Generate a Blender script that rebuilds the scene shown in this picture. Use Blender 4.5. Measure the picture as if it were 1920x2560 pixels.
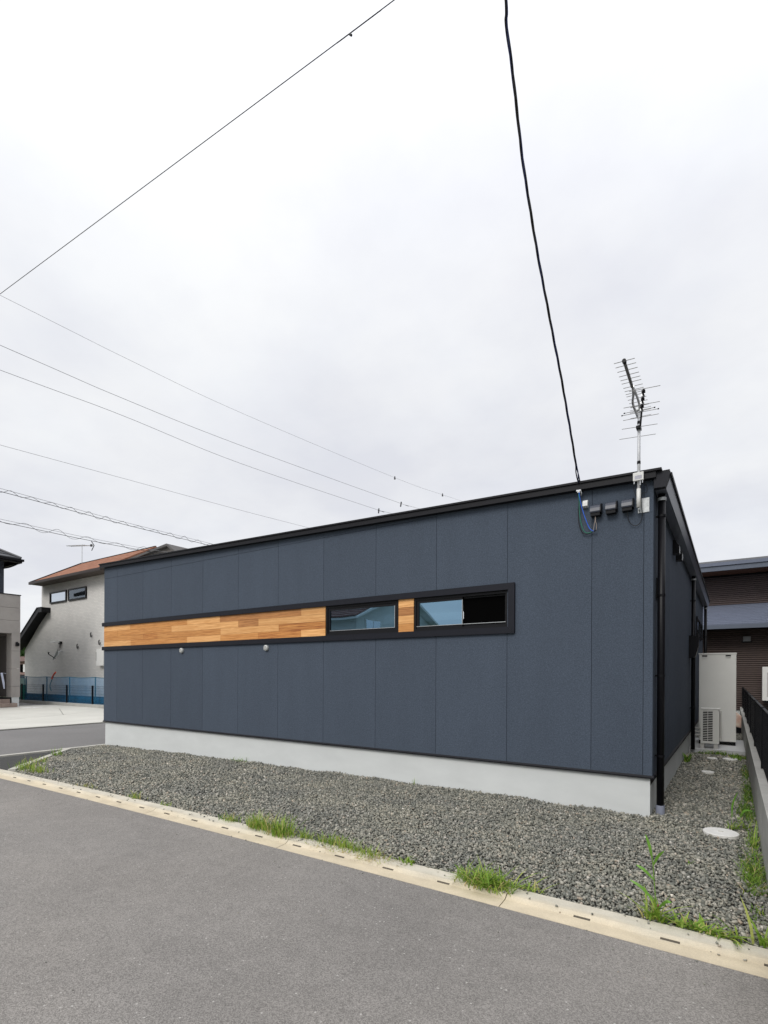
import bpy, math, random
import numpy as np
from mathutils import Matrix, Vector
random.seed(7); RNG = np.random.default_rng(11)
for o in list(bpy.data.objects): bpy.data.objects.remove(o)
S = bpy.context.scene; COL = S.collection
PI = math.pi

# ------------------------------------------------------------------ camera
cam = bpy.data.cameras.new('camera'); cam_o = bpy.data.objects.new('camera', cam); COL.objects.link(cam_o)
cam.sensor_fit = 'HORIZONTAL'; cam.sensor_width = 36.0; cam.lens = 24.231
cam.shift_y = 0.21199; cam.clip_start = 0.05; cam.clip_end = 6000
cam_o.matrix_world = (Matrix.Translation((0.6423, -5.6469, 1.3747)) @ Matrix.Rotation(0.592872, 4, 'Z')
                      @ Matrix.Rotation(PI / 2, 4, 'X') @ Matrix.Rotation(0.00503, 4, 'Z'))
S.camera = cam_o
S.render.resolution_x = 768; S.render.resolution_y = 1024

# ------------------------------------------------------------------ sky and sun
SUN_DIR = Vector((-0.06, -0.85, 0.75)).normalized()      # towards the sun, veiled by cloud
w = bpy.data.worlds.new('World'); S.world = w; w.use_nodes = True
nt = w.node_tree; nt.nodes.clear()
def N(t, **kw):
    n = nt.nodes.new(t)
    for k, v in kw.items(): setattr(n, k, v)
    return n
def M(op, a, b=None):
    n = N('ShaderNodeMath', operation=op)
    for i, v in enumerate((a, b)):
        if v is None: continue
        if isinstance(v, (int, float)): n.inputs[i].default_value = v
        else: nt.links.new(v, n.inputs[i])
    return n.outputs[0]
sky = N('ShaderNodeTexSky', sky_type='NISHITA', sun_disc=False)
sky.sun_elevation = math.asin(SUN_DIR.z); sky.sun_rotation = math.atan2(SUN_DIR.x, SUN_DIR.y)
tc = N('ShaderNodeTexCoord'); sx = N('ShaderNodeSeparateXYZ'); nt.links.new(tc.outputs['Generated'], sx.inputs[0])
zz = M('MAXIMUM', sx.outputs[2], 0.0)
den = M('ADD', zz, 0.22)
cx_ = N('ShaderNodeCombineXYZ')
nt.links.new(M('DIVIDE', sx.outputs[0], den), cx_.inputs[0]); nt.links.new(M('DIVIDE', sx.outputs[1], den), cx_.inputs[1])
n1 = N('ShaderNodeTexNoise'); n1.inputs['Scale'].default_value = 1.1; n1.inputs['Detail'].default_value = 7; n1.inputs['Roughness'].default_value = .55
n2 = N('ShaderNodeTexNoise'); n2.inputs['Scale'].default_value = 2.6; n2.inputs['Detail'].default_value = 5
mp = N('ShaderNodeMapping'); mp.inputs['Location'].default_value = (3.1, 7.7, 0)
nt.links.new(cx_.outputs[0], n1.inputs['Vector']); nt.links.new(cx_.outputs[0], mp.inputs[0]); nt.links.new(mp.outputs[0], n2.inputs['Vector'])
lum = M('ADD', 0.785, M('MULTIPLY', 1.05, M('POWER', zz, 5.0)))          # overcast sky, brighter towards the zenith
r1 = N('ShaderNodeValToRGB'); r1.color_ramp.elements[0].position = .38; r1.color_ramp.elements[0].color = (.895, .905, .955, 1)
r1.color_ramp.elements[1].position = .62; r1.color_ramp.elements[1].color = (1.06, 1.07, 1.085, 1)
nt.links.new(n1.outputs[0], r1.inputs[0])
r2 = N('ShaderNodeValToRGB'); r2.color_ramp.elements[0].position = .35; r2.color_ramp.elements[0].color = (.96, .967, .985, 1)
r2.color_ramp.elements[1].position = .6; r2.color_ramp.elements[1].color = (1, 1, 1, 1)
nt.links.new(n2.outputs[0], r2.inputs[0])
mul = N('ShaderNodeMixRGB', blend_type='MULTIPLY'); mul.inputs[0].default_value = 1
nt.links.new(r1.outputs[0], mul.inputs[1]); nt.links.new(r2.outputs[0], mul.inputs[2])
mul2 = N('ShaderNodeVectorMath', operation='SCALE'); nt.links.new(mul.outputs[0], mul2.inputs[0])
nt.links.new(M('MULTIPLY', lum, 10.0), mul2.inputs['Scale'])
mx = N('ShaderNodeMixRGB'); mx.inputs[0].default_value = .94
nt.links.new(sky.outputs[0], mx.inputs[1]); nt.links.new(mul2.outputs[0], mx.inputs[2])
bg = N('ShaderNodeBackground'); bg.inputs[1].default_value = 0.1
nt.links.new(mx.outputs[0], bg.inputs[0])
wo = N('ShaderNodeOutputWorld'); nt.links.new(bg.outputs[0], wo.inputs[0])
sun = bpy.data.lights.new('sun', 'SUN'); sun.energy = 1.5; sun.angle = math.radians(25); sun.color = (1, .965, .91)
sun_o = bpy.data.objects.new('sun', sun); COL.objects.link(sun_o)
sun_o.rotation_euler = SUN_DIR.to_track_quat('Z', 'Y').to_euler(); sun_o.location = (-20, -30, 40)
S.view_settings.view_transform = 'Standard'; S.view_settings.look = 'None'
S.view_settings.exposure = 0.18; S.view_settings.gamma = 1.0; S.view_settings.use_curve_mapping = False

# ------------------------------------------------------------------ helpers
def g(x):                                   # height of the yard, falling gently to the left
    return 0.0 if x >= 0 else (-0.0011 * x * x if x > -10.2 else -0.1145)

class MB:
    def __init__(self): self.v = []; self.f = []
    def add(self, vs, fs):
        b = len(self.v); self.v += [tuple(p) for p in vs]; self.f += [tuple(i + b for i in f) for f in fs]; return self
    def box(self, x0, x1, y0, y1, z0, z1):
        vs = [(x, y, z) for z in (z0, z1) for y in (y0, y1) for x in (x0, x1)]
        return self.add(vs, [(0, 2, 3, 1), (4, 5, 7, 6), (0, 1, 5, 4), (1, 3, 7, 5), (3, 2, 6, 7), (2, 0, 4, 6)])
    def prism(self, poly, axis, a, b):       # poly: points in the two other axes, extruded along axis from a to b
        n = len(poly)
        def P(p, t):
            if axis == 'x': return (t, p[0], p[1])
            if axis == 'y': return (p[0], t, p[1])
            return (p[0], p[1], t)
        vs = [P(p, a) for p in poly] + [P(p, b) for p in poly]
        return self.add(vs, [tuple(range(n))[::-1], tuple(range(n, 2 * n))] + [(i, (i + 1) % n, n + (i + 1) % n, n + i) for i in range(n)])
    def tube(self, pts, r, n=8, cap=True):
        pts = [Vector(p) for p in pts]; rs = r if isinstance(r, (list, tuple)) else [r] * len(pts)
        up = Vector((0, 0, 1)); vs = []; prev = None
        for i, p in enumerate(pts):
            d = (pts[min(i + 1, len(pts) - 1)] - pts[max(i - 1, 0)]).normalized()
            if prev is None:
                a = d.cross(up if abs(d.z) < .95 else Vector((1, 0, 0))).normalized()
            else:
                a = (prev - d * prev.dot(d)).normalized()
            prev = a; b = d.cross(a)
            for k in range(n):
                t = 2 * PI * k / n; vs.append(p + (a * math.cos(t) + b * math.sin(t)) * rs[i])
        m = len(pts)
        fs = [(i * n + k, i * n + (k + 1) % n, (i + 1) * n + (k + 1) % n, (i + 1) * n + k) for i in range(m - 1) for k in range(n)]
        if cap: fs += [tuple(range(n))[::-1], tuple((m - 1) * n + k for k in range(n))]
        return self.add(vs, fs)
    def cyl(self, x, y, z0, z1, r, n=16): return self.tube([(x, y, z0), (x, y, z1)], r, n)
    def build(self, name, mat, parent=None, smooth=False, bevel=0):
        me = bpy.data.meshes.new(name); me.from_pydata(self.v, [], self.f); me.update()
        if smooth:
            me.polygons.foreach_set('use_smooth', [True] * len(me.polygons)); me.update()
        o = bpy.data.objects.new(name, me); COL.objects.link(o)
        if mat: me.materials.append(mat)
        if parent: o.parent = parent; o.matrix_parent_inverse = parent.matrix_basis.inverted()
        import bmesh
        bm = bmesh.new(); bm.from_mesh(me)
        bmesh.ops.recalc_face_normals(bm, faces=bm.faces)
        if bevel: bmesh.ops.bevel(bm, geom=list(bm.edges), offset=bevel, segments=2, profile=.6, affect='EDGES')
        bm.to_mesh(me); bm.free()
        if smooth:
            me.polygons.foreach_set('use_smooth', [True] * len(me.polygons)); me.update()
        return o
def tag(o, label=None, cat=None, group=None, kind=None):
    if label: o['label'] = label
    if cat: o['category'] = cat
    if group: o['group'] = group
    if kind: o['kind'] = kind
    return o
def empty(name, loc, label, cat, group=None):
    o = bpy.data.objects.new(name, None); COL.objects.link(o); o.location = loc; o.empty_display_size = .2
    return tag(o, label, cat, group)
def bx(name, mat, parent, *a, **k): return MB().box(*a).build(name, mat, parent, **k)

# ------------------------------------------------------------------ materials
def mat(name, base, rough=.7, var=.08, scale=6.0, bump=0.0, bscale=60.0, metal=0.0, spec=.4, stretch=(1, 1, 1), base2=None, objrand=0.0, detail=4, bdist=.002, coat=0):
    m = bpy.data.materials.new(name); m.use_nodes = True; t = m.node_tree; b = t.nodes['Principled BSDF']
    L = t.links.new
    geo = t.nodes.new('ShaderNodeNewGeometry'); mpn = t.nodes.new('ShaderNodeMapping'); mpn.inputs['Scale'].default_value = stretch
    L(geo.outputs['Position'], mpn.inputs[0])
    no = t.nodes.new('ShaderNodeTexNoise'); no.inputs['Scale'].default_value = scale; no.inputs['Detail'].default_value = detail; no.inputs['Roughness'].default_value = .6
    L(mpn.outputs[0], no.inputs['Vector'])
    rp = t.nodes.new('ShaderNodeValToRGB'); e = rp.color_ramp.elements
    e[0].position = .3; e[1].position = .7
    if name.startswith('cedar'): e[0].position = .36; e[1].position = .62
    c2 = base2 or tuple(min(1, c * (1 + var)) for c in base); c1 = base if base2 else tuple(c * (1 - var) for c in base)
    e[0].color = (*c1, 1); e[1].color = (*c2, 1)
    L(no.outputs[0], rp.inputs[0]); out = rp.outputs[0]
    if objrand:
        oi = t.nodes.new('ShaderNodeObjectInfo'); mr = t.nodes.new('ShaderNodeMapRange')
        mr.inputs['To Min'].default_value = 1 - objrand; mr.inputs['To Max'].default_value = 1 + objrand
        L(oi.outputs['Random'], mr.inputs[0])
        hv = t.nodes.new('ShaderNodeVectorMath'); hv.operation = 'SCALE'; L(out, hv.inputs[0]); L(mr.outputs[0], hv.inputs['Scale']); out = hv.outputs[0]
    L(out, b.inputs['Base Color'])
    b.inputs['Roughness'].default_value = rough; b.inputs['Metallic'].default_value = metal
    b.inputs['Specular IOR Level'].default_value = spec
    if coat: b.inputs['Coat Weight'].default_value = coat
    if bump:
        nb = t.nodes.new('ShaderNodeTexNoise'); nb.inputs['Scale'].default_value = bscale; nb.inputs['Detail'].default_value = 3
        L(mpn.outputs[0], nb.inputs['Vector'])
        bp = t.nodes.new('ShaderNodeBump'); bp.inputs['Strength'].default_value = bump; bp.inputs['Distance'].default_value = bdist
        L(nb.outputs[0], bp.inputs['Height']); L(bp.outputs[0], b.inputs['Normal'])
    return m
def nodes(m): return m.node_tree, m.node_tree.nodes['Principled BSDF'], m.node_tree.links.new
def speck(m, scale, dark, light, amount=.5):      # grains: random value per small cell, multiplied into the colour
    t, b, L = nodes(m); src = b.inputs['Base Color'].links[0].from_socket
    geo = t.nodes.new('ShaderNodeNewGeometry'); vo = t.nodes.new('ShaderNodeTexVoronoi'); vo.inputs['Scale'].default_value = scale
    L(geo.outputs['Position'], vo.inputs['Vector'])
    sp = t.nodes.new('ShaderNodeSeparateColor'); L(vo.outputs['Color'], sp.inputs[0])
    r = t.nodes.new('ShaderNodeValToRGB'); e = r.color_ramp.elements
    e[0].color = (dark,) * 3 + (1,); e[1].color = (light,) * 3 + (1,)
    L(sp.outputs[0], r.inputs[0])
    x = t.nodes.new('ShaderNodeMixRGB'); x.blend_type = 'MULTIPLY'; x.inputs[0].default_value = amount
    L(src, x.inputs[1]); L(r.outputs[0], x.inputs[2]); L(x.outputs[0], b.inputs['Base Color'])
    return m, r

siding = mat('siding', (.066, .084, .114), .8, .15, 70, .7, 200, spec=.22, objrand=.045, bdist=.0025); speck(siding, 210, .72, 1.2, .8)
siding_side = siding
def blotch(m, scale, stretch, lo, hi, tint=(1, 1, 1), detail=5):      # broad uneven wear over a surface
    t, b, L = nodes(m); src = b.inputs['Base Color'].links[0].from_socket
    geo = t.nodes.new('ShaderNodeNewGeometry'); mp_ = t.nodes.new('ShaderNodeMapping'); mp_.inputs['Scale'].default_value = stretch; L(geo.outputs['Position'], mp_.inputs[0])
    no_ = t.nodes.new('ShaderNodeTexNoise'); no_.inputs['Scale'].default_value = scale; no_.inputs['Detail'].default_value = detail; L(mp_.outputs[0], no_.inputs['Vector'])
    r = t.nodes.new('ShaderNodeValToRGB'); e = r.color_ramp.elements; e[0].position = .32; e[1].position = .68
    e[0].color = (lo, lo, lo, 1); e[1].color = tuple(hi * c for c in tint) + (1,); L(no_.outputs[0], r.inputs[0])
    x = t.nodes.new('ShaderNodeMixRGB'); x.blend_type = 'MULTIPLY'; x.inputs[0].default_value = 1; L(src, x.inputs[1]); L(r.outputs[0], x.inputs[2]); L(x.outputs[0], b.inputs['Base Color'])
blotch(siding, 2.2, (2.0, 2.0, .35), .965, 1.035)
core_m = mat('wall_core', (.02, .02, .022), .9)
trim_m = mat('trim_metal', (.009, .010, .016), .5, .06, 8, spec=.25)
roof_m = mat('roof_metal', (.008, .008, .011), .5, .08, 5, spec=.25)
gutter_m = mat('gutter', (.12, .135, .17), .28, .06, 4, spec=.8)
hood_m = mat('hood_metal', (.05, .057, .08), .35, .06, 4, spec=.5)
pipe_m = mat('black_pipe', (.006, .006, .008), .4, .1, 9, spec=.2)
found_m = mat('foundation', (.62, .64, .635), .85, .04, 1.6, .3, 45, stretch=(1, 1, 2.2), detail=6)
frame_m = mat('window_frame', (.006, .006, .008), .42, .05, 9, spec=.25)
black_m = mat('dark_screen', (.002, .002, .002), 1.0, .05, spec=.02)
chrome_m = mat('aluminium', (.62, .63, .64), .32, .05, 10, metal=.85)
white_p = mat('white_plastic', (.74, .74, .72), .45, .03, 12)
cream_m = mat('cream_steel', (.64, .64, .61), .42, .03, 3)
cream2_m = mat('cream_steel_dark', (.46, .455, .43), .45, .03, 3)
conc_m = mat('concrete', (.40, .395, .37), .88, .13, 3.5, .35, 60, detail=7); speck(conc_m, 240, .82, 1.1, .6)
drive_m = mat('driveway_concrete', (.56, .55, .50), .85, .08, .8, .2, 40, detail=7)
kerb_m = mat('kerb_concrete', (.58, .50, .365), .85, .08, 4, .3, 90, detail=8); speck(kerb_m, 260, .85, 1.08, .6)
strip_m = mat('kerb_top', (.50, .485, .435), .85, .1, 5, .3, 90)
asph_m = mat('asphalt', (.222, .210, .197), .9, .10, .7, .6, 190, spec=.25, detail=8, bdist=.004); speck(asph_m, 215, .55, 1.48, .75)
asph2_m = mat('asphalt_cross', (.188, .182, .178), .9, .08, .9, .6, 120, spec=.25, detail=8, bdist=.004); speck(asph2_m, 120, .75, 1.22, .7)
soil_m = mat('ground', (.10, .095, .075), .95, .3, .8, .4, 10, base2=(.09, .12, .05))
bed_m = mat('gravel_bed', (.055, .055, .053), .95, .4, 60, .8, 80, bdist=.01)
gstrip_m = mat('gravel_strip', (.23, .225, .22), .95, .3, 20, .6, 50, bdist=.01); speck(gstrip_m, 40, .5, 1.4, .8)
cable_m = mat('cable_black', (.012, .012, .013), .5)
cable_blue = mat('cable_navy', (.012, .022, .10), .45)
blue_w = mat('wire_blue', (.03, .13, .62), .4)
green_w = mat('wire_green', (.02, .16, .10), .4)
grey_w = mat('wire_grey', (.12, .12, .13), .5)
galv_m = mat('galvanised', (.55, .57, .58), .45, .12, 30, metal=.4)
pvc_m = mat('pvc_grey', (.24, .26, .33), .5)
lidw_m = mat('white_lid', (.70, .69, .66), .6, .06, 9)
sand_m = mat('dry_sand', (.42, .34, .22), .95, .2, 30)
blotch(asph_m, .45, (1, 1.6, 1), .92, 1.07, (1.01, 1, .985)); blotch(asph_m, 9, (1, 1, 1), .95, 1.05); blotch(kerb_m, 6, (1, 2, 1), .90, 1.05); blotch(found_m, 2.2, (1, 1, 3), .975, 1.015)
# patches on the asphalt: slightly darker wheel traces and stray pale grit
t_, b_, L_ = nodes(asph_m)
src = b_.inputs['Base Color'].links[0].from_socket
geo = t_.nodes.new('ShaderNodeNewGeometry'); vo = t_.nodes.new('ShaderNodeTexVoronoi'); vo.inputs['Scale'].default_value = 62
L_(geo.outputs['Position'], vo.inputs['Vector'])
sp_ = t_.nodes.new('ShaderNodeSeparateColor'); L_(vo.outputs['Color'], sp_.inputs[0])
mth = t_.nodes.new('ShaderNodeMath'); mth.operation = 'GREATER_THAN'; mth.inputs[1].default_value = .975; L_(sp_.outputs[1], mth.inputs[0])
lt = t_.nodes.new('ShaderNodeMath'); lt.operation = 'LESS_THAN'; lt.inputs[1].default_value = .30; L_(vo.outputs['Distance'], lt.inputs[0])
mm = t_.nodes.new('ShaderNodeMath'); mm.operation = 'MULTIPLY'; L_(mth.outputs[0], mm.inputs[0]); L_(lt.outputs[0], mm.inputs[1])
xx = t_.nodes.new('ShaderNodeMixRGB'); L_(mm.outputs[0], xx.inputs[0]); L_(src, xx.inputs[1]); xx.inputs[2].default_value = (.40, .385, .36, 1); L_(xx.outputs[0], b_.inputs['Base Color'])
# tan washed stain on the roadside half of the kerb
t_, b_, L_ = nodes(kerb_m); src = b_.inputs['Base Color'].links[0].from_socket
geo = t_.nodes.new('ShaderNodeNewGeometry'); sp_ = t_.nodes.new('ShaderNodeSeparateXYZ'); L_(geo.outputs['Position'], sp_.inputs[0])
no = t_.nodes.new('ShaderNodeTexNoise'); no.inputs['Scale'].default_value = 3; L_(geo.outputs['Position'], no.inputs['Vector'])
ad = t_.nodes.new('ShaderNodeMath'); ad.operation = 'MULTIPLY_ADD'; ad.inputs[1].default_value = .12; L_(no.outputs[0], ad.inputs[0]); L_(sp_.outputs[1], ad.inputs[2])
mr = t_.nodes.new('ShaderNodeMapRange'); mr.inputs['From Min'].default_value = -2.50; mr.inputs['From Max'].default_value = -2.42; L_(ad.outputs[0], mr.inputs[0])
xx = t_.nodes.new('ShaderNodeMixRGB'); xx.blend_type = 'MULTIPLY'; L_(mr.outputs[0], xx.inputs[0])
xx.inputs[2].default_value = (.98, 1.06, 1.2, 1); L_(src, xx.inputs[1]); L_(xx.outputs[0], b_.inputs['Base Color'])

def glass(name, refl, tint, fac=.42):
    m = bpy.data.materials.new(name); m.use_nodes = True; t = m.node_tree; t.nodes.clear(); L = t.links.new
    gl = t.nodes.new('ShaderNodeBsdfGlossy'); gl.inputs['Color'].default_value = (*refl, 1); gl.inputs['Roughness'].default_value = .012
    tr = t.nodes.new('ShaderNodeBsdfTransparent'); tr.inputs['Color'].default_value = (*tint, 1)
    fr = t.nodes.new('ShaderNodeFresnel'); fr.inputs['IOR'].default_value = 1.5
    ad = t.nodes.new('ShaderNodeMath'); ad.operation = 'ADD'; ad.inputs[1].default_value = fac; L(fr.outputs[0], ad.inputs[0])
    geo = t.nodes.new('ShaderNodeNewGeometry'); no = t.nodes.new('ShaderNodeTexNoise'); no.inputs['Scale'].default_value = 1.3
    L(geo.outputs['Position'], no.inputs['Vector'])
    bp = t.nodes.new('ShaderNodeBump'); bp.inputs['Strength'].default_value = .04; bp.inputs['Distance'].default_value = .02
    L(no.outputs[0], bp.inputs['Height']); L(bp.outputs[0], gl.inputs['Normal'])
    mxn = t.nodes.new('ShaderNodeMixShader'); L(ad.outputs[0], mxn.inputs[0]); L(tr.outputs[0], mxn.inputs[1]); L(gl.outputs[0], mxn.inputs[2])
    o = t.nodes.new('ShaderNodeOutputMaterial'); L(mxn.outputs[0], o.inputs[0]); return m
glass_m = glass('glass_blue', (.43, .70, .92), (.2, .25, .28), .40)
glass_n = glass('glass_clear', (.85, .92, 1.0), (.3, .33, .35), .6)

def wood(name, c1, c2, rough=.55):
    m = mat(name, c1, rough, 0, 11, .25, 60, stretch=(.22, 6, 7), base2=c2, detail=6, objrand=.10)
    t, b, L = nodes(m); n = [q for q in t.nodes if q.type == 'TEX_NOISE'][0]; n.inputs['Distortion'].default_value = 1.1
    return m
w_light = wood('cedar_pale', (.60, .275, .085), (.84, .47, .19))
w_mid = wood('cedar_mid', (.45, .175, .042), (.72, .345, .11))
w_brown = wood('cedar_brown', (.29, .115, .036), (.54, .25, .085))
w_red = wood('cedar_red', (.30, .085, .02), (.70, .32, .09))

# ------------------------------------------------------------------ ground, road, yard
def sheet(name, poly_or_xs, matl, zoff, kind='structure', ys=None):
    m = MB()
    if ys is not None:
        xs = poly_or_xs
        for x0, x1 in zip(xs[:-1], xs[1:]):
            m.add([(x0, ys[0], g(x0) + zoff), (x1, ys[0], g(x1) + zoff), (x1, ys[1], g(x1) + zoff), (x0, ys[1], g(x0) + zoff)], [(0, 1, 2, 3)])
    else:
        m.add([(x, y, g(x) + zoff) for x, y in poly_or_xs], [tuple(range(len(poly_or_xs)))])
    o = m.build(name, matl); tag(o, kind=kind); return o
o = MB().add([(-1500, -1500, -.30), (1500, -1500, -.30), (1500, 1500, -.30), (-1500, 1500, -.30)], [(0, 1, 2, 3)]).build('ground', soil_m); tag(o, kind='structure')
XS = [-70, -40, -25, -15, -10.2] + [-10.2 + .6 * i for i in range(1, 17)] + [0, 5, 12, 30, 60]
sheet('road', XS, asph_m, -.032, ys=(-9.2, -2.646))
sheet('side_road', [-15.32, -10.52], asph2_m, -.032, ys=(-2.40, 60))
sheet('road_corner', [(-8.32, -2.39), (-10.08, -.76), (-10.215, -.5), (-10.215, -2.39)], asph2_m, -.028)
sheet('gravel_bed', [-10.2, -9.4, -8.6, -7, -5.5, -4, -3, -2, -1, 0, .84], bed_m, -.022, ys=(-2.41, .06))
sheet('alley_bed', [-.05, .84], bed_m, -.018, ys=(.061, 13))
sheet('neighbour_lot', [.93, 30], conc_m, -.03, ys=(-2.41, 30))
sheet('far_pavement', [-70, -10.2, -5, 0, 60], conc_m, -.02, ys=(-10.2, -9.196))

slot_shade = mat('slot_shade', (.17, .15, .12), .95)  # dark colour for the groove faces, painting in the slot's shade
# kerb along the road: cast gutter blocks with drain slots
kerb = empty('kerb', (0, -2.52, 0), 'long tan concrete gutter kerb with slots between road and gravel', 'kerb')
def kerb_block(x0, x1, slots, par, name='kerb_block'):
    def sec(x, groove):
        z = g(x); d = .15 if groove else 0
        return [(x, -2.648, z - .2), (x, -2.648, z - .030), (x, -2.546, z - .022), (x, -2.546, z - .0219 - d), (x, -2.535, z - .0149 - d), (x, -2.535, z - .0149),
                (x, -2.515, z - .001), (x, -2.408, z + .004), (x, -2.404, z - .002), (x, -2.404, z - .2)]
    st = [(x0, False)]
    for s in sorted(slots):
        if x0 + .08 < s < x1 - .08: st += [(s - .046, False), (s - .0459, True), (s + .0459, True), (s + .046, False)]
    st += [(x1, False)]
    m = MB(); rows = [sec(*q) for q in st]; n = len(rows[0]); vs = [p for r in rows for p in r]
    fs = [(i * n + k, (i + 1) * n + k, (i + 1) * n + k + 1, i * n + k + 1) for i in range(len(rows) - 1) for k in range(n - 1)]
    fs += [tuple(range(n)), tuple((len(rows) - 1) * n + k for k in range(n))[::-1]]
    m.add(vs, fs); o = m.build(name, kerb_m, par); o.data.materials.append(slot_shade)
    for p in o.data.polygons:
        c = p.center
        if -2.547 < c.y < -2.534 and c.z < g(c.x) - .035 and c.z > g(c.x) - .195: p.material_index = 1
    return o
SL = [-.07 + .446 * k for k in range(-60, 12)]
xb = 5.16
while xb > -24:
    kerb_block(xb - 1.895, xb - .006, SL, kerb); xb -= 1.895
kerb2 = empty('kerb', (-10.36, 0, -.11), 'narrow pale kerb strip beside the side road, left of the dark house', 'kerb')
yb = -2.39
while yb < 14:
    MB().prism([(-10.51, -.3), (-10.51, -.142), (-10.40, -.138), (-10.36, -.115), (-10.225, -.112), (-10.225, -.3)], 'y', yb, yb + 1.99).build('kerb_block', strip_m, kerb2); yb += 2.0
# white diagonal edging that cuts the corner
d = Vector((-10.09 + 8.22, -.72 + 2.37, 0)).normalized(); nrm = Vector((-d.y, d.x, 0))
edg = empty('corner_edging', (-9.2, -1.5, -.09), 'thin white concrete edging cutting the gravel corner diagonally', 'edging')
L0 = Vector((-8.22, -2.37, 0)); tot = (Vector((-10.09, -.72, 0)) - L0).length; k = 0
while k * .6 < tot - .05:
    a = L0 + d * (k * .6 + .004); b = L0 + d * min(k * .6 + .596, tot)
    m = MB(); vs = []
    for p in (a, b):
        for off, dz in ((-.05, -.15), (-.05, .022), (.05, .022), (.05, -.15)):
            q = p + nrm * off; vs.append((q.x, q.y, g(q.x) + dz))
    m.add(vs, [(0, 1, 2, 3), (7, 6, 5, 4), (0, 4, 5, 1), (1, 5, 6, 2), (2, 6, 7, 3)]).build('edging_block', strip_m, edg); k += 1

# ------------------------------------------------------------------ gravel (crushed stone, individually shaped)
def in_yard(x, y):
    a = (y < -.0) & (y > -2.405) & (x < .835) & (x > -10.16)
    cut = ((x + 8.22) * nrm.x + (y + 2.37) * nrm.y) > -.06            # beyond the diagonal edging
    s = np.sign((0 + 8.22) * nrm.x + (-1 + 2.37) * nrm.y)
    cut = s * ((x + 8.22) * nrm.x + (y + 2.37) * nrm.y) < .05
    a &= ~cut
    al = (y >= -.0) & (y < 10.4) & (x > -.02) & (x < .835) & ~((y > 5.3) & (y < 7.4))
    return a | al
def gz(x): return np.where(x >= 0, 0, np.where(x > -10.2, -.0011 * x * x, -.1145))
pts = []; sizes = []
for (xa, xc, ya, yc, sp, s0, s1) in [(-4.2, .84, -2.41, 0, .0160, .0095, .0222), (-10.2, -4.2, -2.41, 0, .0225, .0135, .0265), (-.02, .84, 0, 3.2, .0195, .0115, .0255), (-.02, .84, 3.2, 10.4, .03, .017, .032)]:
    X, Y = np.meshgrid(np.arange(xa, xc, sp), np.arange(ya, yc, sp)); X = X.ravel(); Y = Y.ravel()
    X = X + RNG.uniform(-.6, .6, X.size) * sp; Y = Y + RNG.uniform(-.6, .6, Y.size) * sp
    k = in_yard(X, Y); X = X[k]; Y = Y[k]
    pts.append(np.stack([X, Y], 1)); sizes.append(s0 + (s1 - s0) * RNG.random(X.size) ** 2.0)
P = np.concatenate(pts); SZ = np.concatenate(sizes)
def stray(k, x0, x1, y0, y1, s0, s1):
    return np.stack([RNG.uniform(x0, x1, k), y1 - (y1 - y0) * RNG.random(k) ** 1.8], 1), RNG.uniform(s0, s1, k)
ex = [stray(150, -8, .9, -2.56, -2.41, .004, .012), stray(70, -8, .9, -3.0, -2.65, .003, .009), stray(900, -2.7, -1.3, -2.55, -2.42, .0016, .004), stray(60, -6, .9, -4.6, -2.9, .002, .006)]
n_yard = len(P); P = np.concatenate([P] + [e[0] for e in ex]); SZ = np.concatenate([SZ] + [e[1] for e in ex]); n = len(P)
base = np.array([(x, y, z) for z in (-1, 1) for y in (-1, 1) for x in (-1, 1)], float)
V = base[None] * RNG.uniform(.45, 1.05, (n, 8, 3)); V *= np.stack([np.ones(n), RNG.uniform(.6, .95, n), RNG.uniform(.35, .65, n)], 1)[:, None, :]
qa = RNG.normal(size=(n, 4)); qa[:, 1:3] *= .34; qa /= np.linalg.norm(qa, axis=1, keepdims=True)
ww, qx, qy, qz = qa.T
Rm = np.stack([1 - 2 * (qy * qy + qz * qz), 2 * (qx * qy - qz * ww), 2 * (qx * qz + qy * ww), 2 * (qx * qy + qz * ww), 1 - 2 * (qx * qx + qz * qz), 2 * (qy * qz - qx * ww), 2 * (qx * qz - qy * ww), 2 * (qy * qz + qx * ww), 1 - 2 * (qx * qx + qy * qy)], 1).reshape(n, 3, 3)
V = np.einsum('nij,nkj->nki', Rm, V * SZ[:, None, None] * .78)
lump = .006 * np.sin(P[:, 0] * 3.1 + 1) * np.sin(P[:, 1] * 4.3) + .004 * np.sin(P[:, 0] * 9 + P[:, 1] * 7) + .03 * np.clip(1 + P[:, 1] / .16, 0, 1) * (P[:, 1] < 0) * (.5 + .5 * np.sin(P[:, 0] * 5.3) * np.sin(P[:, 0] * 2.1 + 1))
Z = gz(P[:, 0]) + RNG.uniform(-.016, .004, n) + lump
edge = np.clip((-2.405 - P[:, 1] + .10) / .10, 0, 1) * (P[:, 1] < -2.3); Z -= edge * .012
st = np.arange(n) >= n_yard; Z = np.where(st, gz(P[:, 0]) + np.where(P[:, 1] > -2.52, .006, np.where(P[:, 1] > -2.65, -.018, -.029)), Z)
V += np.stack([P[:, 0], P[:, 1], Z], 1)[:, None, :]
F = np.array([(0, 2, 3, 1), (4, 5, 7, 6), (0, 1, 5, 4), (1, 3, 7, 5), (3, 2, 6, 7), (2, 0, 4, 6)])
FI = (F[None] + (np.arange(n) * 8)[:, None, None]).reshape(-1)
me = bpy.data.meshes.new('gravel'); me.vertices.add(n * 8); me.vertices.foreach_set('co', V.reshape(-1))
me.loops.add(len(FI)); me.loops.foreach_set('vertex_index', FI.astype(np.int32))
me.polygons.add(n * 6); me.polygons.foreach_set('loop_start', np.arange(n * 6, dtype=np.int32) * 4)
me.update(calc_edges=True)
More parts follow.
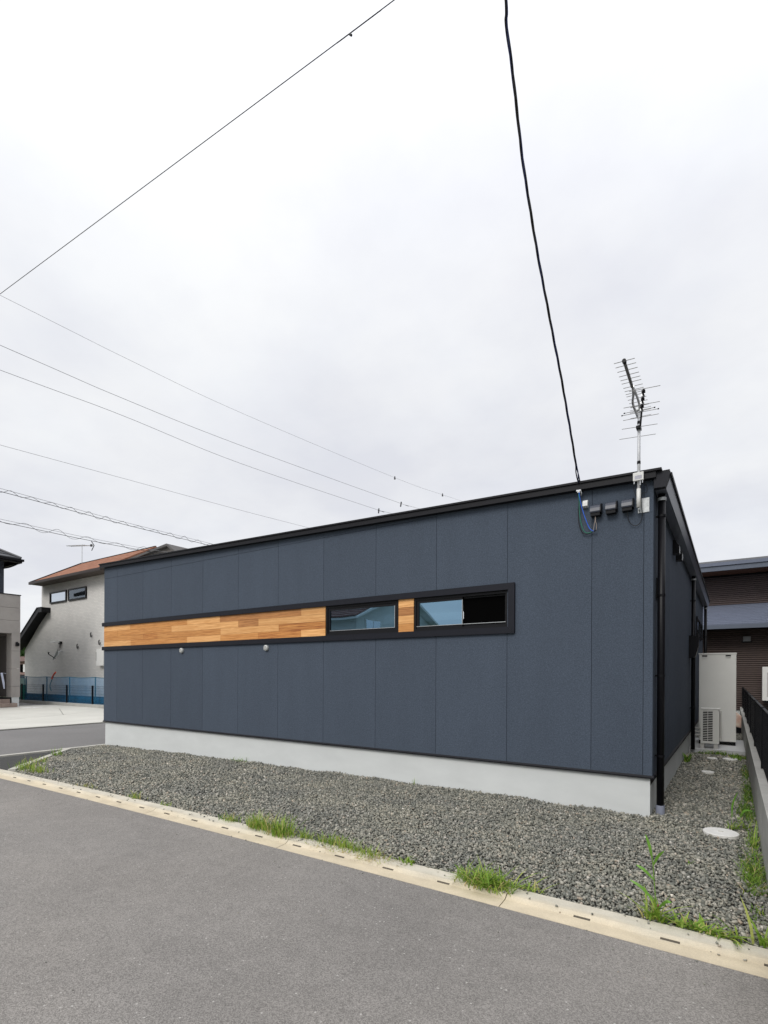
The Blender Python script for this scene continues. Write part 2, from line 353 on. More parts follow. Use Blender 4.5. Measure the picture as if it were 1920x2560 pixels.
at = me.attributes.new('tone', 'FLOAT', 'POINT'); at.data.foreach_set('value', np.repeat(np.where((np.arange(n) >= n_yard + 220) & (np.arange(n) < n_yard + 1120), RNG.uniform(.96, .985, n), RNG.random(n)), 8).astype(np.float32))
gm = bpy.data.materials.new('gravel_stone'); gm.use_nodes = True; t_, b_, L_ = nodes(gm)
an = t_.nodes.new('ShaderNodeAttribute'); an.attribute_name = 'tone'; rp = t_.nodes.new('ShaderNodeValToRGB'); rp.color_ramp.interpolation = 'LINEAR'
el = rp.color_ramp.elements; el[0].position = 0; el[0].color = (.105, .11, .10, 1); el[1].position = 1; el[1].color = (.60, .58, .54, 1)
for pos, c in ((.3, (.20, .206, .185)), (.55, (.262, .262, .233)), (.82, (.33, .32, .278)), (.94, (.40, .39, .355)), (.975, (.36, .30, .24))):
    q = el.new(pos); q.color = (*c, 1)
L_(an.outputs['Fac'], rp.inputs[0])
no = t_.nodes.new('ShaderNodeTexNoise'); no.inputs['Scale'].default_value = 140; ge = t_.nodes.new('ShaderNodeNewGeometry'); L_(ge.outputs['Position'], no.inputs['Vector'])
mr = t_.nodes.new('ShaderNodeMapRange'); mr.inputs['To Min'].default_value = .7; mr.inputs['To Max'].default_value = 1.3; L_(no.outputs[0], mr.inputs[0])
sc = t_.nodes.new('ShaderNodeVectorMath'); sc.operation = 'SCALE'; L_(rp.outputs[0], sc.inputs[0]); L_(mr.outputs[0], sc.inputs['Scale'])
L_(sc.outputs[0], b_.inputs['Base Color']); blotch(gm, 1.3, (1, 1.5, 1), .86, 1.12, (1.03, 1.0, .93)); b_.inputs['Roughness'].default_value = .85; b_.inputs['Specular IOR Level'].default_value = .3
me.materials.append(gm)
go = bpy.data.objects.new('gravel', me); COL.objects.link(go); tag(go, 'grey crushed stone gravel covering the yard and the alley', 'gravel', kind='stuff')

# ------------------------------------------------------------------ the dark single-storey house
H = empty('dark_house', (-5, 5, 0), 'low slate blue house with cedar band and mono-pitch roof', 'house')
W = 10.17; DEP = 10.2
def zf(x): return 3.292 + (-x) * .0259                    # underside of the roof edge along the front
ZB = .40; JZ = 3.33; B0, B1, BI0, BI1 = 1.8515, 2.4195, 1.925, 2.345; BEND = -1.386
WIN = [(-4.17, -2.94), (-2.71, -1.47)]
# inner wall (behind the panels), left open at the windows
core = MB()
core.box(-W + .02, -.02, .022, .12, .30, 1.92)
core.prism([(-W + .02, 2.35), (-.02, 2.35), (-.02, zf(0) - .01), (-W + .02, zf(-W) - .01)], 'y', .022, .12)
for a, b in ((-W + .02, -4.17), (-2.94, -2.71), (-1.47, -.02)): core.box(a, b, .034, .12, 1.9201, 2.3499)
core.box(-.12, -.022, .1201, DEP - .02, .30, 3.25); core.box(-W + .02, -W + .12, .1201, DEP - .02, .30, 3.5); core.box(-W + .1201, -.1201, DEP - .12, DEP - .02, .30, 3.25)
core.build('wall_core', core_m, H)
# room floor so the interior stays closed
bx('room_floor', core_m, H, -W + .13, -.13, .121, DEP - .13, .31, .33)
# foundation
f = MB(); f.box(-W + .03, -.022, .02, .019 + .15, -.30, .372); f.box(-.17, -.0221, .1691, DEP, -.3, .372); f.box(-W + .03, -W + .18, .1691, DEP, -.3, .372)
f.build('foundation', found_m, H)
# panels
def panel(name, x0, x1, z0, zt, y0=0.0, y1=.018, m=siding):
    a, b = (x0 + .0022, x1 - .0022)
    t0, t1 = (zt(a), zt(b)) if callable(zt) else (zt, zt)
    MB().prism([(a, z0), (b, z0), (b, t1), (a, t0)], 'y', y0, y1).build(name, m, H)
xs = [-.5703 - .91 * k for k in range(11)] + [-W]
panel('corner_piece', -.085, 0, ZB + .002, zf)
panel('siding_panel', -.5703, -.085, ZB + .002, zf)
panel('siding_panel', xs[1], xs[0], ZB + .002, zf)
for i in range(1, 11):
    a, b = xs[i + 1], xs[i]
    panel('siding_panel', a, b, ZB + .002, 1.90)
    if zf(b) > JZ + .02:
        panel('siding_panel', a, b, 2.37, JZ - .0022); panel('siding_panel', a, b, JZ + .0022, zf)
    else: panel('siding_panel', a, b, 2.37, zf)
# side wall panels (facing the alley), left wall and back
ys = [0.0185, .6 + .0] + [.6 + .91 * k for k in range(1, 11)] + [DEP]
for a, b in zip(ys[:-1], ys[1:]):
    MB().box(-.018, 0, a + .0022, b - .0022, ZB + .002, 3.22).build('siding_panel', siding, H)
    MB().box(-W, -W + .018, a + .0022, b - .0022, ZB + .002, 3.54).build('siding_panel', siding, H)
# drip trim at the base
MB().prism([(-.016, .372), (-.016, .386), (.0, .402), (.03, .402), (.03, .372)], 'x', -W - .012, .012).build('base_trim', roof_m, H)
MB().prism([(.016, .3725), (.016, .386), (0, .4015), (-.03, .4015), (-.03, .3725)], 'y', .031, DEP).build('base_trim', trim_m, H)
# cedar band: trims
def trim_strip(x0, x1, z0, z1, **k): return bx('band_trim', trim_m, H, x0, x1, -.032, .0195, z0, z1, **k)
cuts = [-W - .03, -8.15, -5.88, -3.63]
for a, b in zip(cuts, cuts[1:] + [None]):
    for (z0, z1, top) in ((BI1, B1, True), (B0, BI0, False)):
        if b is None:
            q = [(a + .001, z0), (BEND - (.075 if top else 0.001), z0), (BEND - (.001 if top else .075), z1), (a + .001, z1)]
            MB().prism(q, 'y', -.032, .0195).build('band_trim', trim_m, H)
        else: trim_strip(a + .001, b - .001, z0, z1)
MB().prism([(BEND, B0), (BEND, B1), (BEND - .0738, BI1), (BEND - .0738, BI0)], 'y', -.0325, .0195).build('band_trim', trim_m, H)
# cedar planks
rows = [([-9.19, -7.37, -6.48, -4.64], [w_light, w_mid, w_light, w_brown, w_light]),
        ([-9.65, -7.83, -6.02, -5.55], [w_mid, w_mid, w_light, w_brown, w_light]),
        ([-8.74, -8.27, -6.46, -5.10], [w_mid, w_red, w_mid, w_light, w_red]),
        ([-9.17, -7.37, -6.46, -5.55, -4.64], [w_light, w_mid, w_light, w_mid, w_red, w_light])]
rh = (BI1 - BI0) / 4
for r, (cu, ms) in enumerate(rows):
    e = [-W + .004] + cu + [-4.172]; z1 = BI1 - rh * r; z0 = z1 - rh
    for i in range(len(e) - 1):
        pr = random.uniform(0, .003)
        bx('plank', ms[i], H, e[i] + .0012, e[i + 1] - .0012, -.002 - pr, .019, z0 + .0012, z1 - .0012)
for r, m_ in enumerate((w_light, w_brown, w_light, w_mid)):
    z1 = BI1 - rh * r; bx('plank', m_, H, -2.938, -2.712, -.003, .0335, z1 - rh + .0012, z1 - .0012)
# two long windows
for k, (a, b) in enumerate(WIN):
    wn = MB(); a += .003; b -= .003; z0, z1 = BI0 + .001, BI1 - .001
    wn.box(a, b, .004, .07, z0, z0 + .030); wn.box(a, b, .004, .07, z1 - .030, z1)
    wn.box(a, a + .028, .004, .07, z0 + .0301, z1 - .0301); wn.box(b - .028, b, .004, .07, z0 + .0301, z1 - .0301)
    wo_ = wn.build('window', frame_m, H); wo_['label'] = 'left long window' if k == 0 else 'right long sliding window, right half open'
    i0, i1, j0, j1 = a + .0281, b - .0281, z0 + .0301, z1 - .0301
    if k == 0:
        s = MB(); t = .035
        s.box(i0, i1, .016, .05, j0, j0 + t); s.box(i0, i1, .016, .05, j1 - t, j1); s.box(i0, i0 + t, .016, .05, j0 + t, j1 - t); s.box(i1 - t, i1, .016, .05, j0 + t, j1 - t)
        s.build('sash', frame_m, wo_)
        e = MB(); e.box(i0 + t, i1 - t, .0145, .018, j0 + t, j0 + t + .006); e.box(i1 - t - .006, i1 - t, .0145, .018, j0 + t + .0061, j1 - t); e.build('glazing_bead', chrome_m, wo_)
        bx('pane', glass_m, wo_, i0 + t, i1 - t, .030, .034, j0 + t, j1 - t)
    else:
        t = .032; mid = -2.045
        s = MB(); s.box(i0, mid, .016, .04, j0, j0 + t); s.box(i0, mid, .016, .04, j1 - t, j1); s.box(i0, i0 + t, .016, .04, j0 + t, j1 - t); s.build('sash', frame_m, wo_)
        bx('pane', glass_m, wo_, i0 + t, mid - .005, .028, .032, j0 + t, j1 - t)
        bx('sash_edge', chrome_m, wo_, mid - .0049, mid + .002, .014, .036, j0 + t, j1 - t)
        s = MB(); s.box(mid + .0021, i1, .042, .062, j0, j0 + .02); s.box(mid + .0021, i1, .042, .062, j1 - .02, j1); s.box(i1 - .02, i1, .042, .062, j0 + .02, j1 - .02); s.build('screen_frame', frame_m, wo_)
        bx('insect_screen', black_m, wo_, mid + .0021, i1 - .02, .050, .053, j0 + .02, j1 - .02)
        bx('track', chrome_m, wo_, i0, i1, .012, .0158, j0 + .028, j0 + .034)
# roof
r = MB(); xa, xc = -W - .06, .075
r.prism([(xa, zf(xa) + .058), (xc, zf(xc) + .058), (xc, zf(xc) + .078), (xa, zf(xa) + .078)], 'y', -.092, DEP + .15); ro = r.build('roof', roof_m, H)
MB().prism([(xa + .01, zf(xa) - .002), (xc - .05, zf(xc) - .002), (xc - .05, zf(xc) + .0575), (xa + .01, zf(xa) + .0575)], 'y', -.076, .03).build('verge_trim', roof_m, ro)
bx('verge_trim', roof_m, ro, -W - .06, -W + .03, .0301, DEP + .12, zf(-W) - .01, zf(-W) + .057)
sm = MB()
for i in range(1, 23):
    yy = -.05 + i * .455; sm.prism([(xa, zf(xa) + .0781), (xc, zf(xc) + .0781), (xc, zf(xc) + .105), (xa, zf(xa) + .105)], 'y', yy - .008, yy + .008)
sm.build('roof_seams', roof_m, ro)
# gutter / eave box on the alley side, in lengths
gy = [-.055, .02, 3.4, 6.9, 8.9, DEP + .13]
for a, b in zip(gy[:-1], gy[1:]):
    MB().prism([(.006, 3.19), (.105, 3.19), (.146, 3.315), (.146, 3.33), (.006, 3.33)], 'y', a + .003, b - .003).build('gutter', gutter_m if a > 0 else trim_m, H)
bx('gutter_lip', roof_m, H, .1465, .156, .0, DEP + .13, 3.3, 3.335)
# ridge-less eave flashing between roof and gutter
bx('eave_flashing', roof_m, H, .0, .14, -.05, DEP + .13, 3.3302, 3.348)
# downpipes with bands, brackets and shoe
def downpipe(y, z0, clips, x=.052, r_=.034):
    p = MB(); p.cyl(x, y, z0, 3.188, r_, 20); o = p.build('downpipe', pipe_m, H, smooth=True)
    bx_ = MB(); bx_.cyl(x, y, 3.12, 3.15, r_ + .007, 18); bx_.build('outlet_collar', galv_m, o, smooth=False)
    for z in clips:
        c = MB(); c.cyl(x, y, z - .011, z + .011, r_ + .004, 18); c.box(.0005, x, y - .008, y + .008, z - .008, z + .008); c.build('pipe_clip', pipe_m, o)
    return o
d1 = downpipe(.17, .085, (2.97, 2.18, 1.38, .58)); MB().tube([(.052, .17, -.05), (.052, .17, .09)], .041, 20).build('pipe_socket', pvc_m, d1)
downpipe(5.3, .05, (2.75, 1.95, .8)); downpipe(10.15, .05, (2.4, 1.2), x=.06)
# vent hoods on the front near the corner
def hood(x0, x1, z0, z1, par):
    m = MB(); prof = [(.0, z1), (-.030, z1 - .003), (-.062, z1 - .018), (-.078, z1 - .045), (-.083, z0 + .012), (-.078, z0), (.0, z0)]
    m.prism(prof, 'x', x0, x1); o = m.build('vent_hood', hood_m, par)
    c = MB(); c.prism([(0, z1 + .006), (-.034, z1 + .003), (-.067, z1 - .013), (-.085, z1 - .043), (-.09, z0 + .01), (-.09, z0 - .006), (0, z0 - .006)], 'x', x1 + .0003, x1 + .010); c.build('hood_side', pipe_m, o)
    bx('hood_opening', pipe_m, o, x0 + .003, x1 - .003, -.07, -.0, z0 - .032, z0 - .0003)
    return o
for x in (-.575, -.428, -.278): hood(x, x + .096, 3.045, 3.135, H)
# weather cap of the cable duct, left of the hoods
m = MB(); m.prism([(0, 3.20), (-.035, 3.195), (-.05, 3.17), (-.05, 3.135), (0, 3.125)], 'x', -.655, -.607); m.build('duct_cap', white_p, H)
vent_m = mat('vent_grey', (.50, .51, .50), .5)
# two round vents under the band
for x, z in ((-7.51, 1.79), (-5.36, 1.783)):
    m = MB(); m.tube([(x, .001, z), (x, -.03, z), (x, -.042, z)], [.045, .045, .026], 28); v = m.build('round_vent', vent_m, H)
    m = MB()
    for k in range(5): m.box(x - .026, x + .026, -.0445, -.0422, z - .026 + k * .012, z - .021 + k * .012)
    m.build('vent_louvre', cream2_m, v)
# things on the alley wall
for y in (1.92, 2.38):
    m = MB(); m.prism([(.0005, 3.12), (.03, 3.12), (.075, 3.04), (.075, 2.95), (.0005, 2.95)], 'y', y, y + .13); o = m.build('wall_vent', pipe_m, H)
    MB().prism([(.0305, 3.121), (.0765, 3.04), (.0765, 2.952), (.0735, 2.952), (.0735, 3.039), (.0300, 3.116)], 'y', y + .012, y + .118).build('vent_cover', galv_m, o)
m = MB(); m.prism([(.0005, 2.10), (.142, 2.10), (.142, 1.90), (.10, 1.72), (.0005, 1.70)], 'y', 4.98, 5.2); m.build('range_vent', pipe_m, H)
MB().box(.0005, .03, .235, .36, 2.17, 2.37).build('junction_box', pipe_m, H)
m = MB(); m.box(.0005, .03, 7.15, 9.3, 2.26, 2.30); m.box(.0005, .03, 7.15, 9.3, 2.61, 2.65); m.box(.0005, .03, 7.15, 7.2, 2.3001, 2.6099); m.box(.0005, .03, 9.25, 9.3, 2.3001, 2.6099); m.box(.0005, .028, 8.2, 8.25, 2.3001, 2.6099)
swn = m.build('window', frame_m, H); bx('pane', glass_n, swn, .004, .008, 7.2, 8.2, 2.3, 2.61); bx('pane', glass_n, swn, .004, .008, 8.25, 9.25, 2.3, 2.61)

# ------------------------------------------------------------------ TV aerial on the corner
A = empty('tv_aerial', (-.12, -.1, 3.0), 'rooftop television aerial on a silver mast at the house corner', 'aerial')
mx_, my_ = -.122, -.085; mast_m = mat('mast_zinc', (.62, .63, .65), .4, .06, 20, metal=.2)
MB().cyl(mx_, my_, 3.06, 3.99, .0145, 14).build('mast', mast_m, A, smooth=True)
for z in (3.845, 3.455): MB().cyl(mx_, my_, z - .014, z + .014, .0165, 14).build('mast_tape', pipe_m, A)
MB().cyl(mx_, my_, 3.02, 3.20, .019, 14).build('mast_sleeve', white_p, A, smooth=True)
bx('wall_plate', galv_m, A, -.138, -.038, -.008, -.0005, 2.985, 3.125)
m = MB(); m.box(-.128, -.116, -.085, -.0085, 3.0, 3.015); m.box(-.128, -.116, -.085, -.0085, 3.165, 3.18); m.build('bracket_arm', galv_m, A)
for px_, pz_ in ((-.128, 2.995), (-.05, 2.995), (-.05, 3.11), (-.05, 3.05)): MB().tube([(px_, -.0082, pz_), (px_, -.013, pz_)], .005, 8).build('bolt', galv_m, A)
ab = bx('amplifier_box', white_p, A, -.168, -.075, -.128, -.098, 3.27, 3.35, bevel=.004)
bx('label_plate', mat('print_grey', (.42, .42, .48), .6, .2, 300), ab, -.152, -.09, -.1286, -.1282, 3.283, 3.318)
for x_, z_ in ((-.158, 3.245), (-.085, 3.245), (-.105, 3.225)): MB().tube([(x_, -.113, 3.27), (x_, -.113, z_)], .0055, 8).build('plug', chrome_m, ab)
def curve(pts, n=24):                                      # Catmull-Rom through points
    P_ = [Vector(p) for p in pts]; P_ = [P_[0] * 2 - P_[1]] + P_ + [P_[-1] * 2 - P_[-2]]; out = []
    for i in range(1, len(P_) - 2):
        for k in range(n):
            t = k / n; a, b, c, d_ = P_[i - 1:i + 3]
            out.append(.5 * ((2 * b) + (c - a) * t + (2 * a - 5 * b + 4 * c - d_) * t * t + (3 * b - a - 3 * c + d_) * t ** 3))
    return out + [P_[-2]]
MB().tube(curve([(-.085, -.113, 3.245), (-.06, -.09, 3.235), (-.05, -.06, 3.20), (-.06, -.05, 3.165), (-.1, -.06, 3.155), (-.102, -.07, 3.10), (-.098, -.06, 3.02), (-.096, -.03, 2.95), (-.12, -.02, 2.88), (-.17, -.02, 2.865), (-.215, -.03, 2.915), (-.228, -.045, 2.995), (-.228, -.05, 3.03)], 8), .0034, 6).build('aerial_lead', cable_m, A, smooth=True)
MB().tube(curve([(-.158, -.113, 3.245), (-.163, -.1, 3.20), (-.15, -.09, 3.15), (-.14, -.08, 3.12)], 8), .0032, 6).build('aerial_lead', cable_m, A, smooth=True)
# UHF yagi: boom towards the street
MB().tube([(-.112, -.99, 3.985), (-.118, -.53, 3.985)], .0125, 10).build('uhf_boom', mat('boom_grey', (.18, .18, .18), .45), A)
MB().tube(curve([(-.112, -.54, 3.985), (-.128, -.40, 3.975), (-.150, -.28, 3.96), (-.142, -.12, 3.93), (-.13, -.04, 3.90)], 6), .011, 8).build('uhf_arm', chrome_m, A)
MB().tube(curve([(-.116, -.54, 3.99), (-.11, -.40, 3.99), (-.108, -.22, 3.99), (-.118, -.09, 3.985)], 6), .011, 8).build('uhf_arm', chrome_m, A)
MB().tube([(-.112, -1.0, 3.985), (-.112, -.965, 3.985)], .0165, 10).build('boom_cap', pipe_m, A)
rod_m = mat('rod', (.30, .30, .29), .4, metal=.3)
for y in (-.97, -.898, -.82, -.738, -.667, -.604, -.52, -.455, -.395, -.348, -.275, -.2, -.11):
    MB().tube([(-.192, y - .006, 3.996), (-.035, y + .006, 3.996)], .0028, 6).build('uhf_element', rod_m, A)
for k in (0, 2):
    for s in (1, -1): MB().tube([(-.21, -.045 + k * .012, 3.99 + s * (.012 + k * .022)), (-.025, -.03 + k * .012, 3.99 + s * (.012 + k * .022))], .0022, 6).build('reflector_rod', rod_m, A)
m = MB(); m.box(-.150, -.095, -.11, -.055, 3.965, 3.982); m.tube([(-.15, -.11, 3.95), (-.15, -.05, 3.95)], .008, 8); m.build('mast_clamp', galv_m, A)
# VHF array with dark boom, slightly turned
vb0, vb1 = Vector((.01, -.80, 3.80)), Vector((-.150, .146, 3.80))
MB().tube([vb0, vb1], .0085, 10).build('vhf_boom', pipe_m, A)
for a, b in (((-.10, -.81, 3.81), (.133, -.77, 3.81)), ((-.187, -.54, 3.81), (.10, -.489, 3.81)), ((-.198, -.434, 3.81), (.049, -.400, 3.81)), ((-.223, -.398, 3.81), (.074, -.355, 3.81)), ((-.231, -.292, 3.81), (.068, -.25, 3.81)), ((-.272, -.109, 3.81), (.034, -.042, 3.81)), ((-.332, .115, 3.81), (-.005, .183, 3.81))):
    MB().tube([a, b], .0026, 6).build('vhf_element', rod_m, A)
for k in range(6):
    p = vb0.lerp(vb1, .03 + k * .07); MB().box(p.x - .014, p.x + .014, p.y - .012, p.y + .012, p.z - .012, p.z + .006).build('insulator', pipe_m if k % 2 == 0 else chrome_m, A)
for x, y in ((-.198, -.434), (.049, -.400), (-.223, -.398), (.074, -.355)): MB().tube([(x - .006, y, 3.81), (x + .006, y + .001, 3.81)], .006, 8).build('tip_cap', pipe_m, A)
bx('vhf_clamp', pipe_m, A, mx_ - .02, mx_ + .02, my_ - .05, my_ + .03, 3.775, 3.80)

# ------------------------------------------------------------------ service drop cable
DC = empty('service_cable', (-.69, -.06, 3.3), 'thick twisted black service cable rising from the house corner', 'cable')
dp_ = [(-.415, -3.45, 6.40), (-.526, -2.651, 5.619), (-.558, -2.518, 5.489), (-.573, -2.375, 5.361), (-.596, -2.194, 5.195), (-.619, -1.992, 5.013), (-.639, -1.606, 4.676), (-.647, -1.156, 4.295), (-.651, -.872, 4.053), (-.663, -.529, 3.758), (-.683, -.091, 3.380)]
ext = Vector(dp_[0]) + (Vector(dp_[0]) - Vector(dp_[4])).normalized() * 5; dp_ = [tuple(ext)] + dp_
path = curve(dp_, 10)
Ls = [0]
for a, b in zip(path[:-1], path[1:]): Ls.append(Ls[-1] + (b - a).length)
for k, (mm_, rr) in enumerate(((cable_m, .0058), (cable_m, .0054), (cable_blue, .0050))):
    pp = []
    for i, p in enumerate(path):
        d_ = (path[min(i + 1, len(path) - 1)] - path[max(i - 1, 0)]).normalized(); a = d_.cross(Vector((1, 0, 0))).normalized(); b = d_.cross(a)
        ph = Ls[i] * 2 * PI / .62 + k * 2.09; rad = .0056 if Ls[-1] - Ls[i] > .12 else .012
        rad = rad if Ls[i] > 6.0 else .02
        pp.append(p + (a * math.cos(ph) + b * math.sin(ph)) * rad)
    MB().tube(pp, rr, 7).build('strand', mm_, DC, smooth=True)
MB().tube(curve([(-.680, -.10, 3.395), (-.672, -.08, 3.375), (-.674, -.07, 3.345), (-.688, -.06, 3.32), (-.690, -.06, 3.36), (-.684, -.09, 3.40)], 6), .0028, 6).build('wire_loop', grey_w, DC)
MB().tube([(-.69, -.06, 3.325), (-.69, -.06, 3.278)], [.013, .016], 12).build('insulator', white_p, DC)
m = MB(); m.box(-.712, -.668, -.075, -.06, 3.292, 3.312); m.tube([(-.67, -.06, 3.305), (-.664, -.055, 3.27), (-.67, -.05, 3.25)], .004, 6); m.box(-.695, -.685, -.06, -.001, 3.262, 3.276); m.build('anchor_clamp', chrome_m, DC)
for nm, mm_, pl in (('blue_wire', blue_w, [(-.69, -.06, 3.36), (-.685, -.07, 3.28), (-.677, -.06, 3.21), (-.662, -.05, 3.13), (-.632, -.045, 3.02), (-.59, -.04, 2.905), (-.556, -.04, 2.868), (-.53, -.04, 2.862)]),
                    ('green_wire', green_w, [(-.688, -.055, 3.36), (-.692, -.06, 3.28), (-.685, -.06, 3.2), (-.686, -.05, 3.10), (-.672, -.045, 2.98), (-.645, -.04, 2.885), (-.605, -.035, 2.852), (-.56, -.03, 2.862)]),
                    ('black_wire', cable_m, [(-.685, -.05, 3.27), (-.69, -.05, 3.18), (-.697, -.045, 3.08), (-.69, -.04, 2.96), (-.66, -.03, 2.87), (-.615, -.025, 2.845), (-.57, -.022, 2.858)])):
    MB().tube(curve(pl, 8), .0046, 6).build(nm, mm_, DC, smooth=True)
MB().tube([(-.545, -.04, 2.864), (-.52, -.04, 2.866)], .007, 8).build('wire_joint', pipe_m, DC)
tail_m = mat('wire_tail', (.32, .27, .24), .5)
for pl in ([(-.548, -.04, 2.868), (-.54, -.045, 2.92), (-.530, -.05, 2.965), (-.528, -.05, 3.02)], [(-.520, -.04, 2.868), (-.517, -.045, 2.92), (-.525, -.05, 2.96), (-.528, -.05, 3.02)]):
    MB().tube(curve(pl, 6), .0032, 6).build('wire_tail', tail_m, DC, smooth=True)

# ------------------------------------------------------------------ overhead lines
wire_m = mat('line_dark', (.045, .045, .05), .6); wire_l = mat('line_grey', (.28, .28, .30), .6)
def line(name, pts, r, m_, label, mids=None, e0=12, e1=14):
    P_ = [Vector(p) for p in pts]
    P_ = [P_[0] + (P_[0] - P_[1]).normalized() * e0] + P_ + [P_[-1] + (P_[-1] - P_[-2]).normalized() * e1]
    o = MB().tube(curve(P_, 8), r, 5).build(name, m_, None, smooth=True); tag(o, label, 'power line', 'overhead lines'); return o
lA = line('overhead_line', [(-13.219, -.796, 10), (-3.650, -.162, 10), (-2.979, -.12, 10)], .0062, wire_m, 'single overhead line crossing the upper left corner of the sky')
MB().tube([(-3.66, -.162, 9.985), (-3.63, -.16, 9.955)], .014, 6).build('line_clip', wire_m, lA)
lB = line('overhead_line', [(-13.263, -.781, 10), (-13.144, 2.23, 10), (-12.845, 5.803, 10), (-11.637, 13.346, 10), (-10.886, 16.396, 10), (-10.388, 18.086, 10)], .0042, wire_l, 'faint top line running behind the dark house, with two small clips')
for x, y in ((-11.637, 13.346), (-10.886, 16.396)): MB().tube([(x, y, 10.06), (x, y, 9.93)], [.02, .04], 6).build('line_clip', wire_m, lB)
lC = line('overhead_line', [(-14.076, -.491, 9.3), (-13.956, 2.399, 9.3), (-13.523, 6.386, 9.3), (-12.089, 14.611, 9.3), (-11.677, 15.98, 9.3)], .0065, wire_l, 'second overhead line from the top behind the dark house')
MB().tube([(-12.089, 14.611, 9.38), (-12.12, 14.60, 9.16)], .03, 6).build('line_clip', wire_m, lC)
lD = line('overhead_line', [(-14.68, -.277, 9), (-14.343, 2.615, 9), (-14.152, 6.925, 9), (-12.971, 14.066, 9), (-12.646, 15.051, 9)], .0065, wire_l, 'third overhead line from the top behind the dark house')
MB().tube([(-12.971, 14.066, 9.08), (-12.985, 14.06, 8.86)], .03, 6).build('line_clip', wire_m, lD)
line('overhead_line', [(-15.704, .091, 7.5), (-15.252, 3.126, 7.5), (-14.629, 7.34, 7.5), (-14.054, 10.529, 7.5)], .0055, wire_l, 'thin overhead line just above the two spiral bound cables')
def spiral(pts, label, amp, pitch, seed):
    o = empty('telephone_cable', pts[0], label, 'cable', 'overhead lines')
    P_ = [Vector(p) for p in pts]; P_ = [P_[0] + (P_[0] - P_[1]).normalized() * 8] + P_ + [P_[-1] + (P_[-1] - P_[-2]).normalized() * 10]
    c = curve(P_, 60); MB().tube(c, .0065, 5).build('messenger', wire_l, o)
    MB().tube([p + Vector((0, 0, -.085)) for p in c], .009, 5).build('cable_strand', wire_m, o)
    L = 0; pp = []
    for i, p in enumerate(c):
        if i: L += (c[i] - c[i - 1]).length
        ph = L * 2 * PI / pitch + .5 * math.sin(L * .7 + seed); pp.append(p + Vector((amp * .6 * math.cos(ph), 0, -.045 + amp * math.sin(ph) * (1 + .35 * math.sin(L * 1.9 + seed)))))
    MB().tube(pp, .006, 5).build('spiral_hanger', wire_m, o)
spiral([(-16.576, .403, 6.6), (-16.767, 3.97, 6.6), (-16.713, 7.872, 6.6)], 'upper spiral bound telephone cable behind the dark house roof', .06, .58, 0)
spiral([(-18.424, 1.056, 6.2), (-18.402, 3.674, 6.2), (-18.137, 5.994, 6.2), (-17.949, 6.682, 6.2)], 'lower spiral bound telephone cable above the brick house aerial', .085, .95, 2)

# ------------------------------------------------------------------ alley: slab, tank, heat pump, wall, fence
bx('alley_slab', mat('slab_concrete', (.52, .525, .53), .8, .06, 3, .2, 50), None, -.015, .837, 5.36, 7.3, -.12, .062)
tag(bpy.data.objects['alley_slab'], kind='structure')
T = empty('water_tank', (.41, 6.3, .06), 'tall cream hot water tank cabinet on the alley slab', 'tank')
bx('body', cream_m, T, .105, .705, 6.15, 6.85, .135, 1.80, bevel=.006)
bx('lid', cream_m, T, .097, .713, 6.142, 6.858, 1.8005, 1.825, bevel=.004)
bx('lower_panel', cream_m, T, .108, .702, 6.146, 6.1498, .14, .30)
for x in (.155, .535):
    h = bx('handle_recess', pipe_m, T, x, x + .085, 6.1475, 6.1495, 1.755, 1.785); bx('handle_lip', cream_m, h, x, x + .085, 6.138, 6.1474, 1.738, 1.754)
for x in (.15, .66): bx('foot', pipe_m, T, x - .04, x + .04, 6.2, 6.8, .0625, .1345)
for x, z in ((.69, 1.70), (.69, 1.0), (.69, .37)): MB().tube([(x, 6.149, z), (x, 6.146, z)], .006, 8).build('screw', cream2_m, T)
A2 = empty('heat_pump', (.3, 5.55, .06), 'small cream heat pump unit with dark louvres before the tank', 'air conditioner')
hb = MB(); hb.box(.165, .425, 5.45, 5.465, .155, .19); hb.box(.165, .425, 5.45, 5.465, .745, .775); hb.box(.165, .20, 5.45, 5.465, .1901, .7449); hb.box(.352, .425, 5.45, 5.465, .1901, .7449)
hb.box(.165, .45, 5.4651, 5.76, .155, .775); hb.build('body', cream_m, A2)
bx('top_panel', cream_m, A2, .158, .462, 5.443, 5.77, .7755, .792, bevel=.003)
bx('grille_back', black_m, A2, .2003, .3517, 5.4640, 5.4648, .1905, .7445)
gr_ = MB(); k = 0
for k in range(18): zz_ = .1915 + k * .0315; gr_.box(.2003, .3517, 5.4505, 5.4638, zz_ - .0006, zz_ + .0095)
gr_.build('louvres', cream_m, A2)
bx('louvre_post', cream_m, A2, .272, .280, 5.4485, 5.4503, .1905, .7445)
bx('pipe_cover', cream2_m, A2, .4505, .485, 5.62, 5.72, .22, .74); bx('pipe_slot', pipe_m, A2, .458, .463, 5.6185, 5.6198, .25, .70)
for x in (.19, .40): bx('foot', cream2_m, A2, x - .03, x + .03, 5.46, 5.75, .0625, .1545)
m = MB()
for z, yy in ((.34, 5.6), (.28, 5.56), (.40, 5.64)): m.tube(curve([(.165, yy, z), (.08, yy, z + .01), (.0, yy + .02, z)], 6), .014, 8)
m.build('pipes', cream2_m, A2, smooth=True)
BW = empty('boundary_wall', (.89, 5, 0), 'low grey concrete block wall along the right of the alley', 'wall')
y = -3.4; rnd = random.Random(3)
while y < 13.4:
    off = rnd.uniform(-.0015, .0015)
    for (z0, z1) in ((-.25, .0), (.004, .218), (.222, .405)):
        bx('block', conc_m, BW, .84 + off, .94 + off, y + .003, y + .797, z0, z1)
    bx('coping', conc_m, BW, .837, .943, y + .002, y + .798, .4085, .45); y += .8
